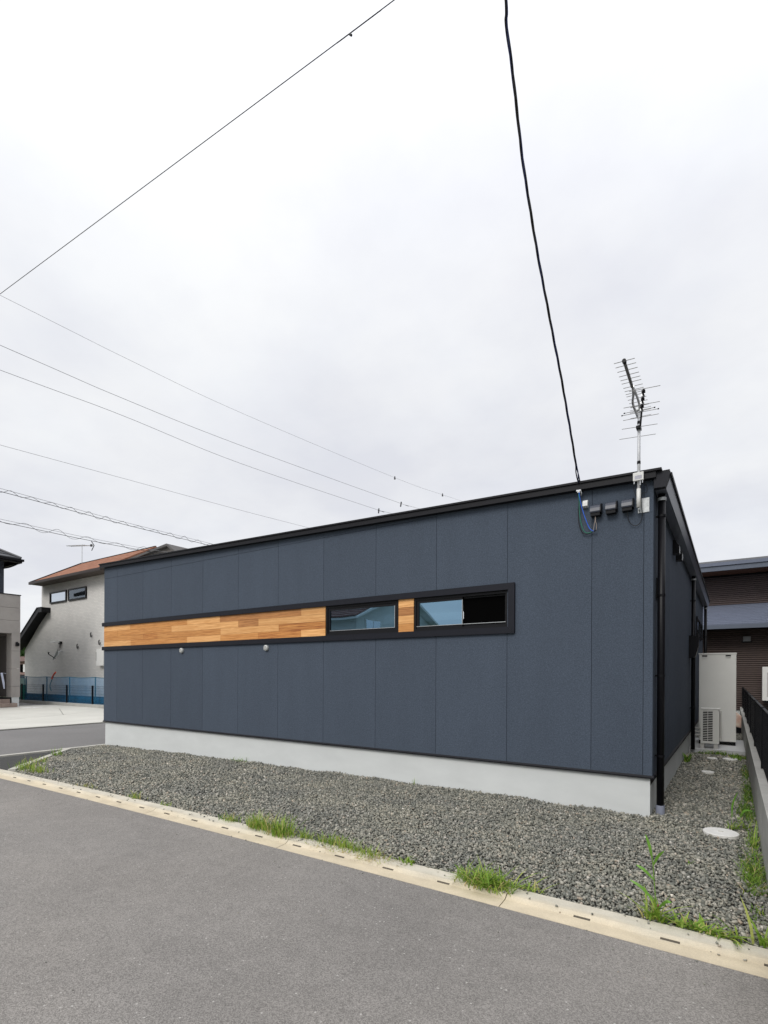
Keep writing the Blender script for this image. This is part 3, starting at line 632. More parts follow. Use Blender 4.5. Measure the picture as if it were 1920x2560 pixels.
FN = empty('mesh_fence', (.905, 5, .45), 'black wire mesh fence standing on the boundary wall', 'fence')
y = -3.2
while y < 13.2:
    bx('post', pipe_m, FN, .885, .925, y - .02, y + .02, .4505, 1.07)
    m = MB(); yy = y + .045
    while yy < y + 1.98: m.box(.897, .903, yy - .003, yy + .003, .47, 1.05); yy += .05
    for z in (.48, .60, .72, .84, .96, 1.045): m.box(.9031, .909, y + .021, y + 1.979, z - .003, z + .003)
    m.box(.893, .915, y + .0212, y + 1.9788, 1.0505, 1.062)
    m.build('mesh_panel', pipe_m, FN); y += 2.0
# round lids in the alley
def lid(x, y, r_, label, z=.018):
    m = MB(); m.tube([(x, y, -.03), (x, y, z), (x, y, z + .004)], [r_, r_, r_ - .006], 36); o = m.build('drain_lid', lidw_m); tag(o, label, 'drain lid', 'round drain lids')
    m = MB(); m.box(x - .02, x + .02, y - .004, y + .004, z + .0042, z + .008); m.build('lid_grip', strip_m, o)
lid(.565, -.26, .135, 'large white round drain lid in gravel near the downpipe'); lid(.36, 3.05, .08, 'small white drain lid in the middle of the alley')
lid(.37, 4.55, .075, 'small white drain lid before the alley slab, nearer the house'); lid(.62, 4.62, .11, 'white drain lid before the alley slab, nearer the wall')
# pinkish sack behind the tank
m = MB(); m.prism([(.66, .16), (.83, .12), (.84, .40), (.72, .50), (.64, .50)], 'y', 9.6, 9.9); o = m.build('pink_bag', mat('pink_sack', (.62, .38, .30), .8, .15, 12, .5, 20, base2=(.74, .66, .56)), bevel=.03); tag(o, 'pale pink sack lying beside the wall behind the tank', 'sack')
m = MB(); m.prism([(.6, -.02), (.83, -.02), (.83, .119), (.66, .159), (.6, .14)], 'y', 9.55, 9.95); o = m.build('black_crate', pipe_m); tag(o, 'dark crate under the pink sack behind the tank', 'crate')

# ------------------------------------------------------------------ brown house at the end of the alley
BH = empty('brown_house', (3, 15, 0), 'brown clad house with slate metal lower roof beyond the alley', 'house')
def lap(name, base, base2, per=.0655):
    m = mat(name, base, .7, .1, 14, 0, base2=base2, stretch=(.5, .5, 6)); t, b, L = nodes(m)
    geo = t.nodes.new('ShaderNodeNewGeometry'); s = t.nodes.new('ShaderNodeSeparateXYZ'); L(geo.outputs['Position'], s.inputs[0])
    d_ = t.nodes.new('ShaderNodeMath'); d_.operation = 'DIVIDE'; d_.inputs[1].default_value = per; L(s.outputs[2], d_.inputs[0])
    fr = t.nodes.new('ShaderNodeMath'); fr.operation = 'FRACT'; L(d_.outputs[0], fr.inputs[0])
    rp_ = t.nodes.new('ShaderNodeValToRGB'); e_ = rp_.color_ramp.elements; e_[0].position = 0; e_[0].color = (0, 0, 0, 1); e_[1].position = .35; e_[1].color = (1, 1, 1, 1)
    q = e_.new(.9); q.color = (.85, .85, .85, 1); q = e_.new(1.0); q.color = (0, 0, 0, 1); L(fr.outputs[0], rp_.inputs[0])
    bp_ = t.nodes.new('ShaderNodeBump'); bp_.inputs['Strength'].default_value = 1; bp_.inputs['Distance'].default_value = .02; L(rp_.outputs[0], bp_.inputs['Height']); L(bp_.outputs[0], b.inputs['Normal'])
    x = t.nodes.new('ShaderNodeMixRGB'); x.blend_type = 'MULTIPLY'; x.inputs[0].default_value = .75; L(b.inputs['Base Color'].links[0].from_socket, x.inputs[1]); L(rp_.outputs[0], x.inputs[2]); L(x.outputs[0], b.inputs['Base Color'])
    return m
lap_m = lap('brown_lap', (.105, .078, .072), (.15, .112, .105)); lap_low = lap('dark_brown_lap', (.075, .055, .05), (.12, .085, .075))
slate_m = mat('slate_metal', (.13, .15, .205), .45, .06, 3)
fascia_m = mat('slate_fascia', (.105, .125, .165), .45, .06, 3)
X0, X1 = -5.0, 11.0
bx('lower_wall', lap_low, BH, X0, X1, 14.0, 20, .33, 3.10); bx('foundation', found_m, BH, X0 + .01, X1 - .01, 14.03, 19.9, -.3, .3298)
bx('upper_wall', lap_m, BH, X0, X1, 15.4, 20, 3.4, 5.1)
lr = MB().prism([(13.25, 2.955), (15.4, 3.80), (15.4, 3.72), (13.25, 2.875)], 'x', X0 - .2, X1 + .2).build('lower_roof', slate_m, BH)
for k in range(13):                                       # overlapping metal courses
    t0 = k / 13; t1 = (k + 1) / 13; ya, yc = 13.25 + 2.15 * t0, 13.25 + 2.15 * t1; za, zc = 2.955 + .845 * t0, 2.955 + .845 * t1
    MB().prism([(ya, za + .0015), (ya, za + .034), (yc - .002, zc + .004), (yc - .002, zc + .0015)], 'x', X0 - .2, X1 + .2).build('roof_course', slate_m, lr)
bx('lower_fascia', fascia_m, BH, X0 - .2, X1 + .2, 13.2, 13.248, 2.83, 2.945); bx('lower_soffit', pipe_m, BH, X0, X1, 13.249, 13.999, 2.84, 2.86)
MB().prism([(14.35, 5.07), (14.35, 5.04), (20, 6.1), (20, 6.2)], 'x', X0 - .2, X1 + .2).build('upper_roof', roof_m, BH)
bx('upper_fascia', fascia_m, BH, X0 - .2, X1 + .2, 14.30, 14.349, 4.80, 4.955); bx('fascia_cap', slate_m, BH, X0 - .2, X1 + .2, 14.26, 14.349, 4.957, 5.065)
bx('upper_soffit', mat('brown_soffit', (.13, .06, .035), .6, .2, 3, stretch=(.3, 4, 1)), BH, X0, X1, 14.35, 15.399, 4.815, 4.835)
bx('upper_soffit_board', pipe_m, BH, X0, X1, 15.33, 15.3985, 4.76, 4.8145)
bx('porch_light', mat('lamp_body', (.3, .31, .32), .5), BH, .92, 1.11, 13.90, 13.999, 2.47, 2.62); bx('lamp_bracket', pipe_m, BH, .88, 1.15, 13.96, 13.998, 2.44, 2.4695)
bx('added_wing_wall', lap_m, BH, 2.9, 10.9, -1.5, 13.1, .33, 4.3); bx('added_wing_foundation', found_m, BH, 2.91, 10.89, -1.49, 13.1, -.3, .3298)  # unseen side wing, added to shade the alley and the side wall
MB().prism([(2.4, 4.3), (11.4, 5.0), (11.4, 5.15), (2.4, 4.45)], 'y', -2.0, 13.15).build('added_wing_roof', roof_m, BH)
A3 = empty('outdoor_unit', (1.8, 13.7, .6), 'white outdoor unit on the brown house wall behind the fence', 'air conditioner')
bx('body', white_p, A3, 1.39, 2.19, 13.5, 13.80, .66, 1.67, bevel=.008); bx('fan_guard', cream2_m, A3, 1.5, 1.95, 13.49, 13.4995, .78, 1.5); bx('bracket', pipe_m, A3, 1.45, 2.1, 13.52, 13.998, .60, .659)

# ------------------------------------------------------------------ left: driveway, gravel strip, grey house
DW = tag(MB().add([(-26.2, -6, -.135), (-15.32, -6, -.135), (-15.32, 6.05, -.135), (-26.2, 6.05, -.135)], [(0, 1, 2, 3)]).build('driveway', conc_m), kind='structure')
def slab(poly):
    MB().prism(poly, 'z', -.13, -.113).build('paving_slab', drive_m, DW)
gp = .025
slab([(-15.34, -6), (-15.34, 5.6), (-20.6, 5.35), (-19.17, 3.28), (-18.36, 1.10), (-17.9, -.5), (-17.6, -6)])
slab([(-17.62, -6), (-17.92, -.5), (-18.385, 1.08), (-19.20, 3.27), (-22.93, 4.78), (-23.2, 2.7), (-23.0, -6)])
slab([(-23.03, -6), (-23.23, 2.7), (-22.95, 4.82), (-19.22, 3.31), (-20.63, 5.37), (-20.7, 5.8), (-25.9, 6.3), (-26.15, 4.6), (-26.15, -6)])
slab([(-15.34, 5.62), (-20.55, 5.37), (-20.65, 5.8), (-15.34, 5.9)])
sheet('gravel_strip', [(-32, 4.5), (-26.15, 4.5), (-25.9, 6.3), (-20.7, 5.82), (-15.4, 5.92), (-15.4, 6.6), (-32, 6.6)], gstrip_m, -.006)
m = MB(); m.tube([(-24.4, 4.35, -.12), (-24.4, 4.35, -.105)], .42, 32); o = m.build('drain_lid', lidw_m); tag(o, 'white round drain lid in the driveway of the grey house', 'drain lid', 'round drain lids')
m = MB(); m.box(-24.55, -24.25, 4.33, 4.37, -.1048, -.101); m.build('lid_grip', strip_m, o)

GH = empty('grey_house', (-30, 0, -.1), 'two storey house with grey rendered front and dark tiled roof', 'house')
stucco = mat('grey_stucco', (.35, .325, .305), .85, .10, 1.4, .4, 60, detail=7); stucco_shade = mat('porch_shade', (.085, .075, .07), .85, .15, 2)  # second colour is the stucco darkened, porch shade painted in
dark_wall = mat('dark_wall', (.052, .062, .082), .7, .12, 6)
gx = -25.6
for z0, z1 in ((.31, .78), (.79, 1.56), (1.57, 2.34), (2.35, 3.118)): bx('wall_panel', stucco, GH, gx - .5, gx, 4.035, 4.365, z0, z1 - .0)
for z0, z1 in ((3.12, 3.68), (3.69, 4.24), (4.25, 4.80)):
    bx('wall_panel', stucco, GH, gx - .5, gx, -4, 4.365, z0, z1)
bx('parapet_cap', roof_m, GH, gx - .53, gx + .02, -4.02, 4.39, 4.8005, 4.84)
bx('inner_wall', stucco_shade, GH, -32, -27.9, -4, 3.95, .3, 4.6); bx('side_wall', stucco, GH, -32, gx - .501, 4.03, 4.36, .31, 4.6)
bx('porch_shade_sheet', stucco_shade, GH, -27.89, gx - .502, 4.015, 4.0295, .31, 3.0); bx('porch_ceiling', stucco_shade, GH, -27.9, gx - .5005, -4, 4.03, 3.0, 3.1)  # thin dark sheet over the stucco's inner face, carrying painted shade
bx('plinth', found_m, GH, gx - .55, gx - .02, 4.06, 4.34, -.3, .309); bx('base_band', pipe_m, GH, -27.89, gx - .02, -4, 4.03, .24, .3)
tile_m = mat('step_tile', (.30, .235, .20), .7, .1, 3)
y0 = 3.97
for k in range(8):
    bx('step_tile', tile_m, GH, gx - 1.4, gx + .05, y0 - .3, y0 - .008, -.1, .235); bx('step_tile', tile_m, GH, gx + .052, gx + .42, y0 - .15 - .0, y0 + .142, -.1, .06); y0 -= .3
m = MB(); m.box(gx + .001, gx + .03, 4.19, 4.27, 2.56, 2.74); m.prism([(gx + .03, 2.72), (gx + .13, 2.68), (gx + .13, 2.58), (gx + .03, 2.55)], 'y', 4.17, 4.29); m.build('wall_lamp', pipe_m, GH)
bx('upper_wall', dark_wall, GH, -33, -26.4, -4, 4.02, 4.6, 6.36)
rf = MB().add([(-25.55, -6, 6.42), (-25.55, 4.36, 6.42), (-34, 4.36, 6.42), (-34, -6, 6.42), (-29.0, 1.1, 8.3), (-29.0, -6, 8.3)], [(0, 1, 4, 5), (1, 2, 4), (0, 3, 2, 1), (2, 3, 5, 4)]).build('roof', roof_m, GH)
e1 = Vector((-25.55, 0, 6.42)); e2 = Vector((-29.0, 0, 8.3))
tile2 = mat('roof_tile_dark', (.055, .057, .065), .4, .1, 5, spec=.6)
for k in range(11):
    a = e1.lerp(e2, k / 11); b = e1.lerp(e2, (k + 1) / 11); ya = 4.36 - 3.26 * k / 11; yb_ = 4.36 - 3.26 * (k + 1) / 11
    MB().add([(a.x + .02, -6, a.z + .045), (a.x + .02, ya, a.z + .045), (b.x, yb_, b.z + .012), (b.x, -6, b.z + .012), (a.x + .02, -6, a.z + .005), (a.x + .02, ya, a.z + .005)], [(0, 1, 2, 3), (4, 5, 1, 0)]).build('roof_course', tile2, rf)
MB().tube([(-25.55, 4.36, 6.47), (-29.0, 1.1, 8.36)], .06, 8).build('hip_cap', tile2, rf)
bx('fascia', pipe_m, GH, -25.64, -25.52, -6, 4.40, 6.24, 6.415); MB().prism([(-25.519, 6.30), (-25.42, 6.31), (-25.41, 6.40), (-25.519, 6.40)], 'y', -6, 4.44).build('gutter', pipe_m, GH); bx('fascia', pipe_m, GH, -34, -25.641, 4.30, 4.40, 6.24, 6.415)
MB().tube(curve([(-25.5, 4.2, 6.3), (-25.52, 4.2, 6.18), (-26.0, 4.1, 6.08), (-26.39, 4.0, 6.05)], 5), .03, 8).build('downpipe', pipe_m, GH)
# strip of cloth hanging in the porch
m = MB(); m.add([(-25.75, 3.68, 1.38), (-25.72, 3.75, 1.38), (-25.74, 3.83, .95), (-25.75, 3.84, .68), (-25.77, 3.81, .68), (-25.77, 3.75, 1.0), (-25.68, 3.86, 1.36), (-25.7, 3.89, 1.33), (-25.73, 3.75, 1.3)], [(0, 1, 2, 3, 4, 5), (0, 1, 7, 6)]); m.add([(x - .012, y_, z) for x, y_, z in m.v], [(5, 4, 3, 2, 1, 0), (6, 7, 1, 0)])
o = m.build('hanging_cloth', mat('pale_cloth', (.50, .54, .66), .8)); tag(o, 'pale blue strip of cloth hanging in the grey house porch', 'cloth')

# ------------------------------------------------------------------ fence, net and brick house on the left
LW = empty('low_block_wall', (-25, 6.0, -.1), 'low concrete wall under the black fence left of the dark house', 'wall')
x = -32.0
while x < -15.5:
    ya = 5.74 + (x + 29) * .037; MB().add([(x + .006, ya - .06, -.3), (x + .794, ya - .03, -.3), (x + .794, ya + .09, -.3), (x + .006, ya + .06, -.3), (x + .006, ya - .06, .025), (x + .794, ya - .03, .025), (x + .794, ya + .09, .025), (x + .006, ya + .06, .025)], [(0, 1, 2, 3), (4, 5, 6, 7), (0, 1, 5, 4), (1, 2, 6, 5), (2, 3, 7, 6), (3, 0, 4, 7)]).build('block', conc_m, LW); x += .8
LF = empty('mesh_fence', (-25, 5.9, .03), 'black post and wire fence before the blue net on the left', 'fence')
fx = [-31.15, -28.99, -26.85, -24.69, -22.55, -20.41, -18.27]
for a, b in zip(fx, fx[1:] + [None]):
    ya = 5.74 + (a + 29) * .037; bx('post', pipe_m, LF, a - .03, a + .03, ya - .03, ya + .03, .0255, .84)
    if b is None: continue
    yb_ = 5.74 + (b + 29) * .037; m = MB()
    for z in (.08, .19, .33, .47, .61, .72, .81): m.tube([(a + .03, ya, z), (b - .03, yb_, z)], .004, 4)
    k = 0
    while a + .08 + k * .075 < b - .05:
        xx_ = a + .08 + k * .075; yy_ = 5.74 + (xx_ + 29) * .037; m.tube([(xx_, yy_, .06), (xx_, yy_, .82)], .0022, 4); k += 1
    m.build('mesh_panel', pipe_m, LF)
net_m = bpy.data.materials.new('blue_net'); net_m.use_nodes = True; t_ = net_m.node_tree; b_ = t_.nodes['Principled BSDF']; L_ = t_.links.new
b_.inputs['Base Color'].default_value = (.02, .20, .42, 1); b_.inputs['Roughness'].default_value = .8
ge = t_.nodes.new('ShaderNodeNewGeometry'); no = t_.nodes.new('ShaderNodeTexNoise'); no.inputs['Scale'].default_value = 2.5; L_(ge.outputs['Position'], no.inputs['Vector'])
mr = t_.nodes.new('ShaderNodeMapRange'); mr.inputs['To Min'].default_value = .30; mr.inputs['To Max'].default_value = .52; L_(no.outputs[0], mr.inputs[0]); L_(mr.outputs[0], b_.inputs['Alpha'])
NT = empty('blue_net_fence', (-26, 6.3, 0), 'translucent blue site net on thin posts before the brick house', 'net')
teal_m = mat('teal_post', (.02, .11, .16), .6); skirt_m = mat('blue_skirt', (.008, .055, .10), .7, .3, 3)
px_ = [-31.2, -29.9, -27.6, -25.3, -22.95, -20.6, -18.3]
for a, b in zip(px_, px_[1:] + [None]):
    MB().cyl(a, 6.3, -.1, 1.2 + .02 * math.sin(a), .026, 8).build('post', teal_m, NT)
    if b is None: continue
    n_ = 8; m = MB(); vs = []
    for i in range(n_ + 1):
        x = a + (b - a) * i / n_; s = -.035 * math.sin(PI * i / n_); yy_ = 6.27 + .02 * math.sin(i * 1.7 + a)
        vs += [(x, yy_, -.06), (x, yy_ + .015, .55), (x, yy_, 1.2 + s)]
    m.add(vs, [(i * 3 + k, i * 3 + 3 + k, i * 3 + 4 + k, i * 3 + 1 + k) for i in range(n_) for k in (0, 1)]); m.build('net_panel', net_m, NT)
    bx('net_skirt', skirt_m, NT, a + .02, b - .02, 6.31, 6.318, -.08, .33)
    MB().tube([(vs[i * 3 + 2][0], vs[i * 3 + 2][1], vs[i * 3 + 2][2]) for i in range(n_ + 1)], .014, 5).build('top_rope', teal_m, NT)
# red tape and pole in the net, green bundle
m = MB(); m.tube(curve([(-26.9, 6.2, .5), (-27.0, 6.18, .75), (-26.85, 6.2, 1.05), (-26.6, 6.22, 1.38)], 5), [.02] * 16, 6); o = m.build('site_hose', teal_m); tag(o, 'bent dark hose sticking up through the blue net', 'hose')
MB().tube(curve([(-26.83, 6.19, 1.1), (-26.72, 6.21, 1.27), (-26.52, 6.22, 1.42)], 5), .04, 6).build('red_tape', mat('red_tape', (.45, .06, .03), .6), o)
m = MB(); m.cyl(-30.2, 6.25, -.1, .75, .16, 10); o = m.build('net_roll', mat('green_roll', (.02, .16, .13), .7, .3, 5)); tag(o, 'dark green roll of netting at the grey house corner', 'net roll')
MB().cyl(-30.25, 6.25, .7501, 1.1, .15, 10).build('roll_end', mat('pale_green', (.35, .5, .45), .7), o)

brick_m = mat('brick_siding', (.67, .66, .64), .85, .05, 1.2, 0)
t_, b_, L_ = nodes(brick_m); src = b_.inputs['Base Color'].links[0].from_socket
ge = t_.nodes.new('ShaderNodeNewGeometry'); s_ = t_.nodes.new('ShaderNodeSeparateXYZ'); L_(ge.outputs['Position'], s_.inputs[0]); cb = t_.nodes.new('ShaderNodeCombineXYZ'); L_(s_.outputs[0], cb.inputs[0]); L_(s_.outputs[2], cb.inputs[1])
br = t_.nodes.new('ShaderNodeTexBrick'); br.inputs['Scale'].default_value = 1; br.inputs['Brick Width'].default_value = .23; br.inputs['Row Height'].default_value = .075; br.inputs['Mortar Size'].default_value = .008
br.inputs['Color1'].default_value = (.91, .91, .905, 1); br.inputs['Color2'].default_value = (1.03, 1.02, 1.01, 1); br.inputs['Mortar'].default_value = (.78, .77, .75, 1); L_(cb.outputs[0], br.inputs['Vector'])
xx = t_.nodes.new('ShaderNodeMixRGB'); xx.blend_type = 'MULTIPLY'; xx.inputs[0].default_value = .9; L_(src, xx.inputs[1]); L_(br.outputs[0], xx.inputs[2]); L_(xx.outputs[0], b_.inputs['Base Color'])
shing = mat('orange_shingle', (.20, .085, .05), .9, .2, 3.0, .5, 30, base2=(.31, .15, .095), detail=6, spec=.2); speck(shing, 9, .7, 1.3, .6)
K = empty('brick_house', (-27, 12, -.1), 'two storey pale brick house with orange shingle roof on the left', 'house')
MB().prism([(-33.2, .25), (-23.7, .25), (-23.7, 6.45), (-31.12, 6.45), (-31.12, 4.25), (-33.2, 2.7)], 'y', 7.5, 12.0).build('wall', brick_m, K)
bx('foundation', found_m, K, -33.18, -23.72, 7.53, 11.9, -.3, .249)
er = (-31.0, 6.9, 6.22); k_sl = (7.70 - 6.22) / (9.557 - 6.9)
rr_ = MB(); rr_.prism([(6.9, 6.22), (9.6, 6.22 + 2.7 * k_sl), (12.6, 6.22), (12.6, 6.32), (9.6, 6.32 + 2.7 * k_sl), (6.9, 6.30)], 'x', -30.97, -23.6); Kr = rr_.build('roof', shing, K)
MB().prism([(6.88, 6.20), (9.6, 6.20 + 2.72 * k_sl), (12.62, 6.2), (12.62, 6.36), (9.6, 6.37 + 2.72 * k_sl), (6.88, 6.34)], 'x', -31.05, -30.972).build('verge_board', roof_m, Kr)
bx('gutter', mat('dark_brown_gutter', (.035, .025, .022), .5), K, -31.0, -23.6, 6.80, 6.899, 6.16, 6.29); bx('soffit', mat('soffit_brown', (.10, .08, .07), .7), K, -31.0, -23.6, 6.9, 7.499, 6.17, 6.20)
bx('ridge_cap', roof_m, Kr, -30.9, -23.6, 9.56, 9.64, 6.33 + 2.7 * k_sl, 6.345 + 2.7 * k_sl)
# low catslide roof at the left end
lo = MB().prism([(-33.5, 2.95), (-30.55, 4.88), (-30.05, 4.88), (-30.05, 4.66), (-30.42, 4.66), (-33.5, 2.72)], 'y', 7.05, 7.499).build('catslide_roof', pipe_m, K)
MB().prism([(-33.52, 2.99), (-30.57, 4.92), (-30.04, 4.92), (-30.04, 4.885), (-30.55, 4.885), (-33.52, 2.955)], 'y', 7.02, 7.499).build('roof_edge', trim_m, lo)
MB().prism([(-33.5, 2.95), (-31.13, 4.5), (-31.13, 4.4), (-33.5, 2.85)], 'y', 7.5, 12.3).build('roof_plane', pipe_m, lo)
for k, (a, b) in enumerate(((-30.04, -28.21), (-28.0, -26.155))):
    m = MB(); z0, z1 = 5.13, 5.73; t = .07
    m.box(a, b, 7.43, 7.499, z0, z0 + t); m.box(a, b, 7.43, 7.499, z1 - t, z1); m.box(a, a + t, 7.43, 7.499, z0 + t, z1 - t); m.box(b - t, b, 7.43, 7.499, z0 + t, z1 - t); wo_ = m.build('window', frame_m, K)
    if k == 0: bx('pane', glass_n, wo_, a + t, b - t, 7.47, 7.475, z0 + t, z1 - t); bx('window_back', black_m, wo_, a + t, b - t, 7.485, 7.4985, z0 + t, z1 - t)
    else:
        bx('window_back', black_m, wo_, a + t, b - t, 7.485, 7.4985, z0 + t, z1 - t); pw = (b - a - 2 * t)
        bx('sash', frame_m, wo_, a + t + pw * .5 - .03, a + t + pw * .5 + .03, 7.46, 7.484, z0 + t, z1 - t)
        curt = mat('curtain', (.32, .45, .55), .8)
        bx('curtain', curt, wo_, a + t + pw * .22, a + t + pw * .47, 7.478, 7.4845, z0 + t + .02, z1 - t - .1); bx('curtain', curt, wo_, a + t + pw * .58, a + t + pw * .78, 7.478, 7.4845, z0 + t + .03, z1 - t - .02)
        bx('pane', glass('glass_soft', (.8, .9, 1), (.8, .85, .9), .08), wo_, a + t, b - t, 7.452, 7.456, z0 + t, z1 - t)
for x, z in ((-25.66, 3.28), (-24.87, 2.88), (-27.01, 2.75)):
    m = MB(); m.tube(curve([(x - .05, 7.48, z + .12), (x - .05, 7.45, z + .07), (x - .05, 7.45, z - .06), (x - .02, 7.45, z - .10), (x + .04, 7.45, z - .10), (x + .07, 7.45, z - .06), (x + .07, 7.45, z + .0)], 5), .02, 6); m.build('wall_hook', pipe_m, K)
bx('meter_box', white_p, K, -24.85, -24.2, 7.3, 7.499, 1.75, 2.55); bx('meter_slot', pipe_m, K, -25.0, -24.9, 7.36, 7.499, 1.98, 2.4)
# dish aerial on the brick wall
DI = empty('satellite_dish', (-29, 7.4, 2.3), 'small grey satellite dish with white arm on the pale brick wall', 'dish')
m = MB(); rings = []; nR, nS = 6, 24; cdir = Vector((-.35, -.85, .35)).normalized(); ca = cdir.cross(Vector((0, 0, 1))).normalized(); cb_ = cdir.cross(ca); c0 = Vector((-28.65, 7.22, 2.32)); vs = []
for i in range(nR + 1):
    rr2 = .34 * i / nR
    for k in range(nS): th = 2 * PI * k / nS; vs.append(c0 + (ca * math.cos(th) + cb_ * math.sin(th)) * rr2 + cdir * (rr2 * rr2 * .8))
m.add(vs, [(i * nS + k, i * nS + (k + 1) % nS, (i + 1) * nS + (k + 1) % nS, (i + 1) * nS + k) for i in range(nR) for k in range(nS)]); m.build('reflector', mat('dish_grey', (.30, .33, .325), .6), DI, smooth=True)
MB().tube(curve([(-28.7, 7.499, 2.55), (-28.7, 7.35, 2.5), (-28.66, 7.25, 2.32)], 5), .03, 8).build('mount', galv_m, DI); MB().tube([c0 + cb_ * .2, c0 + cdir * .36 + cb_ * .1, c0 + cdir * .4], [.02, .02, .05], 8).build('feed_arm', pipe_m, DI)
WL = empty('wall_light', (-28.9, 7.4, 3.0), 'white flat wall light above the satellite dish', 'lamp')
bx('shade', white_p, WL, -29.25, -28.8, 7.15, 7.4, 2.98, 3.06); m = MB(); m.box(-28.93, -28.72, 7.401, 7.499, 2.9, 3.05); m.tube([(-28.85, 7.45, 2.9), (-28.87, 7.45, 2.72)], .025, 6); m.build('lamp_arm', pipe_m, WL)
# aerial on its roof
AR = empty('roof_aerial', (-30.97, 9.56, 7.75), 'thin fishbone aerial on the orange shingle roof', 'aerial')
MB().cyl(-30.97, 9.56, 7.72, 8.93, .02, 6).build('mast', galv_m, AR); MB().tube([(-32.66, 9.5, 9.05), (-29.8, 9.6, 8.72)], .02, 6).build('boom', galv_m, AR)
MB().tube([(-29.95, 9.59, 8.96), (-29.68, 9.6, 8.70), (-29.95, 9.6, 8.44)], .024, 6).build('reflector', pipe_m, AR); bx('feed', pipe_m, AR, -30.05, -29.93, 9.56, 9.64, 8.68, 8.8)
for k in range(12): xk = -32.5 + k * .19; zk = 9.03 - (xk + 32.5) * .115; MB().tube([(xk, 9.38, zk), (xk, 9.72, zk)], .012, 5).build('element', galv_m, AR)
# grey gable behind it
GG = empty('gabled_house', (-21, 10, 0), 'grey gable peeking above the dark house verge beside the orange roof', 'house')
gg_m = mat('grey_gable', (.20, .185, .178), .8, .1, 2)
MB().prism([(-23.5, -.3), (-18.0, -.3), (-18.0, 5.6), (-20.26, 7.06), (-23.5, 6.74)], 'y', 8.2, 13).build('wall', gg_m, GG)
MB().prism([(-23.55, 6.84), (-20.26, 7.17), (-17.7, 5.52), (-17.75, 5.42), (-20.26, 7.065), (-23.55, 6.745)], 'y', 8.0, 13).build('roof', mat('gable_roof', (.10, .095, .093), .7), GG)
MB().prism([(-20.9, 6.62), (-20.2, 6.70), (-19.5, 6.25), (-19.55, 6.19), (-20.2, 6.62), (-20.9, 6.54)], 'y', 8.15, 8.199).build('gable_trim', pipe_m, GG)
MB().box(-22.75, -22.0, 7.9, 8.19, 6.60, 6.68).build('ledge', frame_m, GG); MB().box(-22.72, -22.02, 7.95, 8.19, 6.6805, 6.74).build('ledge_tiles', shing, GG)
bx('attic_vent', pipe_m, GG, -20.55, -20.35, 8.16, 8.199, 6.4, 6.52)
# far glimpse between the two left houses
FR = empty('far_red_house', (-49, 14, 0), 'distant reddish house glimpsed between the grey and brick houses', 'house')
bx('wall', mat('far_brick', (.30, .20, .17), .8, .15, 2), FR, -54, -44, 13.5, 18, -.3, 2.35); bx('roof', mat('far_tile', (.22, .15, .14), .8), FR, -54.3, -43.7, 13.2, 18.3, 2.3505, 2.75)
for x_, m_ in ((-50.0, white_p), (-49.35, black_m), (-48.75, white_p)): bx('window', m_, FR, x_, x_ + .45, 13.42, 13.499, 1.45, 2.1)
bx('garden_wall', pipe_m, FR, -54, -44, 12.9, 13.1, -.3, 1.25)
leaf_m = mat('leaf', (.05, .11, .025), .6, .5, 8)
TR = empty('far_tree', (-63.6, 19, 0), 'small green tree glimpsed between the grey and brick houses', 'tree')
MB().tube([(-63.6, 19, -.3), (-63.6, 19, 2.6), (-63.55, 19, 3.7)], [.14, .1, .04], 8).build('trunk', mat('bark', (.09, .07, .05), .9), TR)
m = MB(); rn = random.Random(4)
for k in range(900):
    th = rn.uniform(0, 2 * PI); ph = rn.uniform(-1, 1); rr2 = rn.random() ** .4
    c = Vector((-63.6 + .75 * rr2 * math.cos(th) * (1 - ph * ph) ** .5, 19 + .75 * rr2 * math.sin(th) * (1 - ph * ph) ** .5, 3.7 + .8 * rr2 * ph))
    a = Vector((rn.gauss(0, 1), rn.gauss(0, 1), rn.gauss(0, 1))).normalized() * .14; b = a.cross(Vector((rn.gauss(0, 1), rn.gauss(0, 1), 1))).normalized() * .09
    m.add([c - a, c + b, c + a, c - b], [(0, 1, 2, 3)])
m.build('crown', leaf_m, TR)

# ------------------------------------------------------------------ across the street (seen only in the window reflections)
WH = empty('white_house', (-18, -18, 0), 'white house with brown tiled gable roof, mirrored in the long windows', 'house')
white_w = mat('white_render', (.70, .72, .72), .8, .05, 2)
MB().prism([(-21.8, -.3), (-14.1, -.3), (-14.1, 4.15), (-17.9, 5.75), (-21.8, 4.15)], 'x', -24.5, -14.32).build('wall', white_w, WH)
MB().prism([(-22.5, 3.98), (-17.9, 5.95), (-13.5, 4.10), (-13.5, 4.0), (-17.9, 5.78), (-22.5, 3.88)], 'x', -25, -13.8).build('roof', white_w, WH)
tl_m = mat('brown_tile', (.20, .10, .085), .6, .3, 6)
for k in range(16):
    a = -13.45 - 4.4 * k / 16; z = 4.12 + 1.85 * k / 16
    MB().prism([(a, z), (a, z + .07), (a - .29, z + .14), (a - .29, z + .115)], 'x', -25.05, -13.9).build('tile_course', tl_m, WH)
for y0, y1 in ((-16.0, -14.9),):
    q = bx('window', white_p, WH, -14.319, -14.28, y0 - .06, y1 + .06, 3.0, 4.15); bx('pane', glass_n, q, -14.279, -14.27, y0, -15.47, 3.06, 4.09); bx('pane', glass_n, q, -14.279, -14.27, -15.43, y1, 3.06, 4.09)
q = bx('window', white_p, WH, -17.3, -15.7, -14.099, -14.06, 1.2, 3.7); bx('pane', glass_n, q, -17.2, -16.52, -14.059, -14.05, 1.3, 3.6); bx('pane', glass_n, q, -16.48, -15.8, -14.059, -14.05, 1.3, 3.6)
hm = mat('forest_hill', (.045, .075, .06), .95, .3, .01)
m = MB(); vs = []; nn = 60
